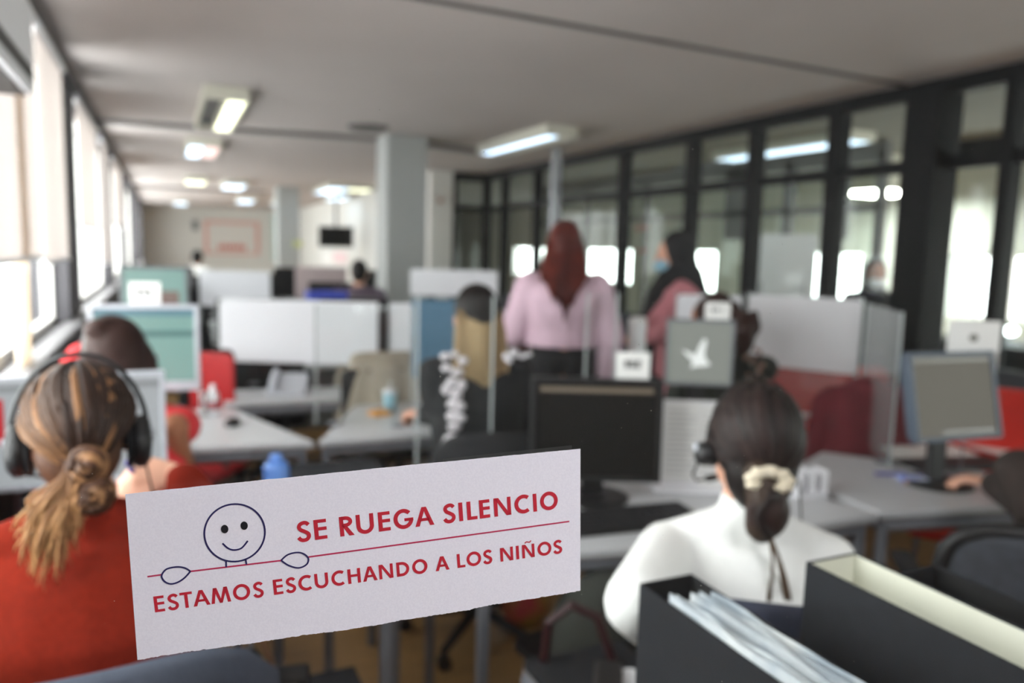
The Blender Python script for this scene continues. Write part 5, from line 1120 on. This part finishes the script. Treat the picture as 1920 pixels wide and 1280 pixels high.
for px0, py0, px1, py1, yy, m_, nm, lab in ((508, 400, 538, 490, yF, mat('pale_teal_board', rgb(196, 218, 214), .7), 'notice_board', 'tall pale teal notice board on the far wall left of the thin column'),
        (575, 455, 590, 490, yF, MATS['pale_teal_board'], 'notice_sheet', 'small pale teal sheet on the far wall right of the thin column'),
        
        
        (550, 452, 566, 462, 15.95, mat('yellow_green_sign', rgb(196, 204, 120), .6), 'column_sign', 'small yellow-green sign on the thin far column'),
        (692, 436, 704, 470, yF, M_paper, 'white_notice', 'white notice sheet on the wall left of the white column'),
        (360, 412, 372, 432, yF, M_greyp, 'wall_box', 'small grey box on the far wall left of the poster')):
    a = at(px0, py0, y=yy); b = at(px1, py1, y=yy); o = MB().box((a.x, yy-.012, b.z), (b.x, yy+.012, a.z)).obj(nm, m_); tag(o, lab, nm.replace('_', ' '))
for (px0, py0, px1, py1, m_, nm, lab) in ((604, 470, 622, 498, M_paper, 'notice_board', 'white notice board on the side wall under the television'), (626, 472, 650, 494, mat('pale_pink_paper', rgb(234, 206, 210), .7), 'notice_board', 'pale pink notice board on the side wall under the television')):
    a = at(px0, py0, x=3.975); b = at(px1, py1, x=3.975); o = MB().box((3.965, min(a.y, b.y), b.z), (3.98, max(a.y, b.y), a.z)).obj(nm, m_); tag(o, lab, 'notice board')
o = MB().box((at(600, 500, d=9).x-.28, at(600, 500, d=9).y, .75), (at(600, 500, d=9).x+.32, at(600, 500, d=9).y+.02, at(600, 500, d=9).z)).obj('poster_board', mat('grey_pink_panel', rgb(196, 180, 182), .7)); tag(o, 'grey-pink printed panel under the television, left of the mauve-clothed person', 'panel')
o = MB().lathe([(0, -.02), (.035, -.02), (.035, .02), (0, .02)], (at(842, 374, d=11).x, 10.93, at(842, 374, d=11).z), 14, Matrix.Rotation(R(90), 3, 'X')).obj('alarm_button', mat('dull_orange_plastic', rgb(150, 96, 74), .5)); tag(o, 'small round orange alarm on the wall corner by the dark partition', 'alarm')

# distant work desks: two prototypes (desk + monitor) copied
def simple_desk(label, c, rz, group): 
    t = thing('office_desk', label, 'desk', c, R(rz), group)
    MB().box((-.8, -.4, .72), (.8, .4, .745)).obj('table_top', M_desk, t, bevel=.003)
    for sx in (-1, 1):
        for sy in (-1, 1): MB().box((sx*.75-.02, sy*.36-.02, 0), (sx*.75+.02, sy*.36+.02, .72)).obj('leg', M_metal, t)
    MB().box((-.7, .34, .35), (.7, .355, .70)).obj('modesty_panel', M_greyp, t); return t
rows = [(.9, 5.55), (.34, 7.0), (1.22, 8.15), (2.6, 5.9), (.34, 9.6), (1.9, 10.2), (3.4, 9.4), (.34, 12.6), (2.0, 13.2), (3.1, 12.4)]
labs = ['pale desk right behind the wide white desk screen', 'pale desk by the left windows beyond the teal-page monitor', 'pale desk left of the white column', 'pale desk beyond the pink sweater, right of the white column',
        'third-row pale desk near the left windows', 'third-row pale desk left of the white column', 'third-row pale desk beside the dark partition', 'fourth-row pale desk near the left windows', 'fourth-row pale desk in the middle', 'fourth-row pale desk near the dark partition']
d0 = None
for (x, y), lab in zip(rows, labs):
    if d0 is None: d0 = simple_desk(lab, (x, y, 0), 0, 'distant pale desks')
    else: d0b = dup(d0, (x, y, 0), 0, lab)
mp = monitor('dark monitor back standing on the desk behind the wide white screen', (.55, 5.6), 180, .46, .30, 1.02, M_blackp, S_dark); mp['group'] = 'distant dark monitors'
for x, y, rz, lab in ((1.25, 5.55, 170, 'dark monitor at the right end of the desk behind the wide white screen'), (.15, 7.1, 190, 'dark monitor on the window-side desk beyond the teal-page monitor'), (.9, 8.2, 180, 'dark monitor left on the desk near the white column'), (1.6, 8.1, 175, 'dark monitor right on the desk near the white column'),
        (2.4, 6.0, 180, 'dark monitor beyond the pink sweater'), (.05, 9.7, 180, 'dark monitor on the third-row window desk'), (.5, 9.6, 170, 'second dark monitor on the third-row window desk'), (1.4, 10.3, 185, 'dark monitor on the third-row middle desk'), (1.95, 10.2, 180, 'second dark monitor on the third-row middle desk'), (3.0, 9.5, 180, 'dark monitor on the third-row partition-side desk'), (.2, 12.7, 180, 'dark monitor on the fourth-row window desk'), (1.9, 13.3, 180, 'dark monitor on the fourth-row middle desk'), (3.2, 12.5, 180, 'dark monitor on the fourth-row partition-side desk')):
    dup(mp, (x, y, .745), R(rz), lab)
ch = chair('black office chair pushed up behind the wide white screen, left one', (.55, 4.95, 0), 0, M_cfab, 'distant black chairs', back_z=.95, arms=True)
for x, y, rz, lab in ((1.75, 5.0, 20, 'black office chair behind the wide white screen, right one'), (.35, 4.35, 200, 'black office chair under the left end of the wide white screen'), (l10[0], l10[1], 168, 'black office chair under the person in the beige cardigan'), (.1, 6.3, 0, 'black office chair by the left windows beyond the teal-page monitor'), (1.4, 7.4, 10, 'black office chair left of the white column'), (2.6, 5.2, -10, 'black office chair beyond the pink sweater'), (3.5, 5.3, 30, 'black office chair beside the dark partition'),
        (.2, 8.9, 0, 'black office chair in the third row by the windows'), (1.6, 9.5, 0, 'black office chair in the third row, middle'), (3.1, 8.7, 0, 'black office chair in the third row by the partition'), (.2, 11.9, 0, 'black office chair in the fourth row by the windows'), (1.8, 12.5, 0, 'black office chair in the fourth row, middle')):
    dup(ch, (x, y, 0), R(rz), lab)
# teal-lit monitor farther left
mm_ = at(290, 528, d=4.6); monitor('small monitor with teal and brown page above the teal-page one', (mm_.x, mm_.y), -6, .38, .30, at(290, 545, d=4.6).z, M_greyp, (S_teal[0], [(.1, .1, .9, .5, mat('screen_brown_block', rgb(60, 46, 40), .3, emit=rgb(120, 104, 98), es=.6))]), bezel=.02)
desk('office_desk', 'pale desk carrying the small teal and brown monitor', [(mm_.x-.7, mm_.y-.3), (mm_.x+.35, mm_.y-.3), (mm_.x+.35, mm_.y+.45), (mm_.x-.7, mm_.y+.45)])
c = at(295, 515, d=6.2); o = MB().box((-.22, -.12, 0), (.22, .12, c.z-.80), Matrix.Translation((c.x, c.y, .745))).obj('paper_stack', mat('pale_pink_grey_paper', rgb(206, 196, 200), .8, noise=.1, scale=6)); tag(o, 'pale pink-grey stack of papers near the left windows', 'paper stack')
# white phone-like stand on desk row behind screen, blue crate items, blue panel
c = at(540, 690, d=4.15); t = thing('desk_telephone', 'pale grey slanted telephone on the desk below the wide white screen', 'telephone', (c.x, c.y, .745), R(-15))
m = MB(); m.add([(-.10, -.09, 0), (.10, -.09, 0), (.10, .09, 0), (-.10, .09, 0), (-.10, -.09, .02), (.10, -.09, .02), (.10, .09, .10), (-.10, .09, .10)], [(0, 3, 2, 1), (4, 5, 6, 7), (0, 1, 5, 4), (1, 2, 6, 5), (2, 3, 7, 6), (3, 0, 4, 7)]); m.obj('body', M_silver, t, bevel=.006)
MB().cap((-.07, -.07, .05), .018, (-.07, .07, .11), .018).obj('handset', M_silver, t, smooth=True)
desk('office_desk', 'pale desk in the middle carrying the slanted grey telephone', [(.26, 4.06), (1.42, 3.98), (1.5, 4.30), (.30, 4.42)])
c = at(830, 620, d=3.9); o = MB().rbox((-.16, -.01, -.24), (.12, .01, .16), .02, Matrix.Translation(c) @ Matrix.Rotation(R(-15), 4, 'Z')).obj('fabric_divider', mat('steel_blue_fabric', rgb(84, 122, 150), .9, noise=.06)); tag(o, 'steel-blue desk partition panel left of the long blond hair', 'desk panel')
MB().tube([Vector((c.x, c.y+.02, 0)), Vector((c.x, c.y+.02, c.z))], .012, 8).obj('support_rod', M_metal, None); so = bpy.data.objects['support_rod']; so.parent = o
for px, lab, m_ in ((595, 'royal blue folder lying behind the wide white screen, left one', 0), (628, 'royal blue folder lying behind the wide white screen, right one', 0)):
    c = at(px, 552, d=6.6); o = MB().rbox((-.09, -.1, 0), (.09, .1, .07), .01, Matrix.Translation((c.x, c.y, c.z-.04))).obj('blue_folder', mat('royal_blue_plastic', rgb(64, 84, 200), .5)); tag(o, lab, 'folder')
cs = at(610, 552, d=6.6); tag(MB().box((cs.x-.5, cs.y-.2, .0), (cs.x+.5, cs.y+.2, cs.z-.041)).obj('filing_cabinet', M_greyp), 'grey filing cabinet under the royal blue folders', 'cabinet')
# things beyond the glass
c = at(1470, 480, x=5.6); t = thing('flip_chart', 'white flip chart on a stand beyond the dark-framed glass', 'flip chart', (c.x, c.y, 0), R(-50))
MB().box((-.30, -.01, 1.15), (.30, .01, 1.78)).obj('board', M_whitep, t); MB().tube([(-.28, 0, 0), (-.2, 0, 1.3)], .015, 6).tube([(.28, 0, 0), (.2, 0, 1.3)], .015, 6).tube([(0, .45, 0), (0, .02, 1.6)], .015, 6).obj('tripod', M_metal, t)
c = at(1895, 620, x=5.3); t = thing('desk_lamp', 'small bright chrome lamp beyond the glass at the right edge', 'lamp', (c.x, c.y, 1.0)); MB().lathe([(0, 0), (.07, 0), (.07, .01), (.01, .02), (.01, c.z-1.04), (.03, c.z-1.03)]).obj('stand', M_silver, t); MB().ell((0, 0, c.z-1.0), (.045, .045, .03)).obj('bulb', mat('lamp_bulb', (1, 1, 1), .3, emit=(.9, 1, 1), es=7), t)
tag(MB().box((c.x-.25, c.y-.5, 0), (c.x+.3, c.y+.6, 1.0)).obj('sideboard', mat('dark_grey_sideboard', rgb(52, 54, 58), .5)), 'dark sideboard beyond the glass at the right edge', 'sideboard')
c = at(1240, 470, x=4.62)
for px, py in ((1202, 427), (1202, 470)):
    a = at(px-12, py-3, x=4.56); b = at(px+12, py+3, x=4.56); tag(MB().box((4.557, min(a.y, b.y), min(a.z, b.z)), (4.56, max(a.y, b.y), max(a.z, b.z))).obj('glass_decal', mat('dull_red_decal', rgb(176, 120, 112), .7)), 'dull red lettering decal on the partition glass, %s one' % ('upper' if py < 450 else 'lower'), 'decal')
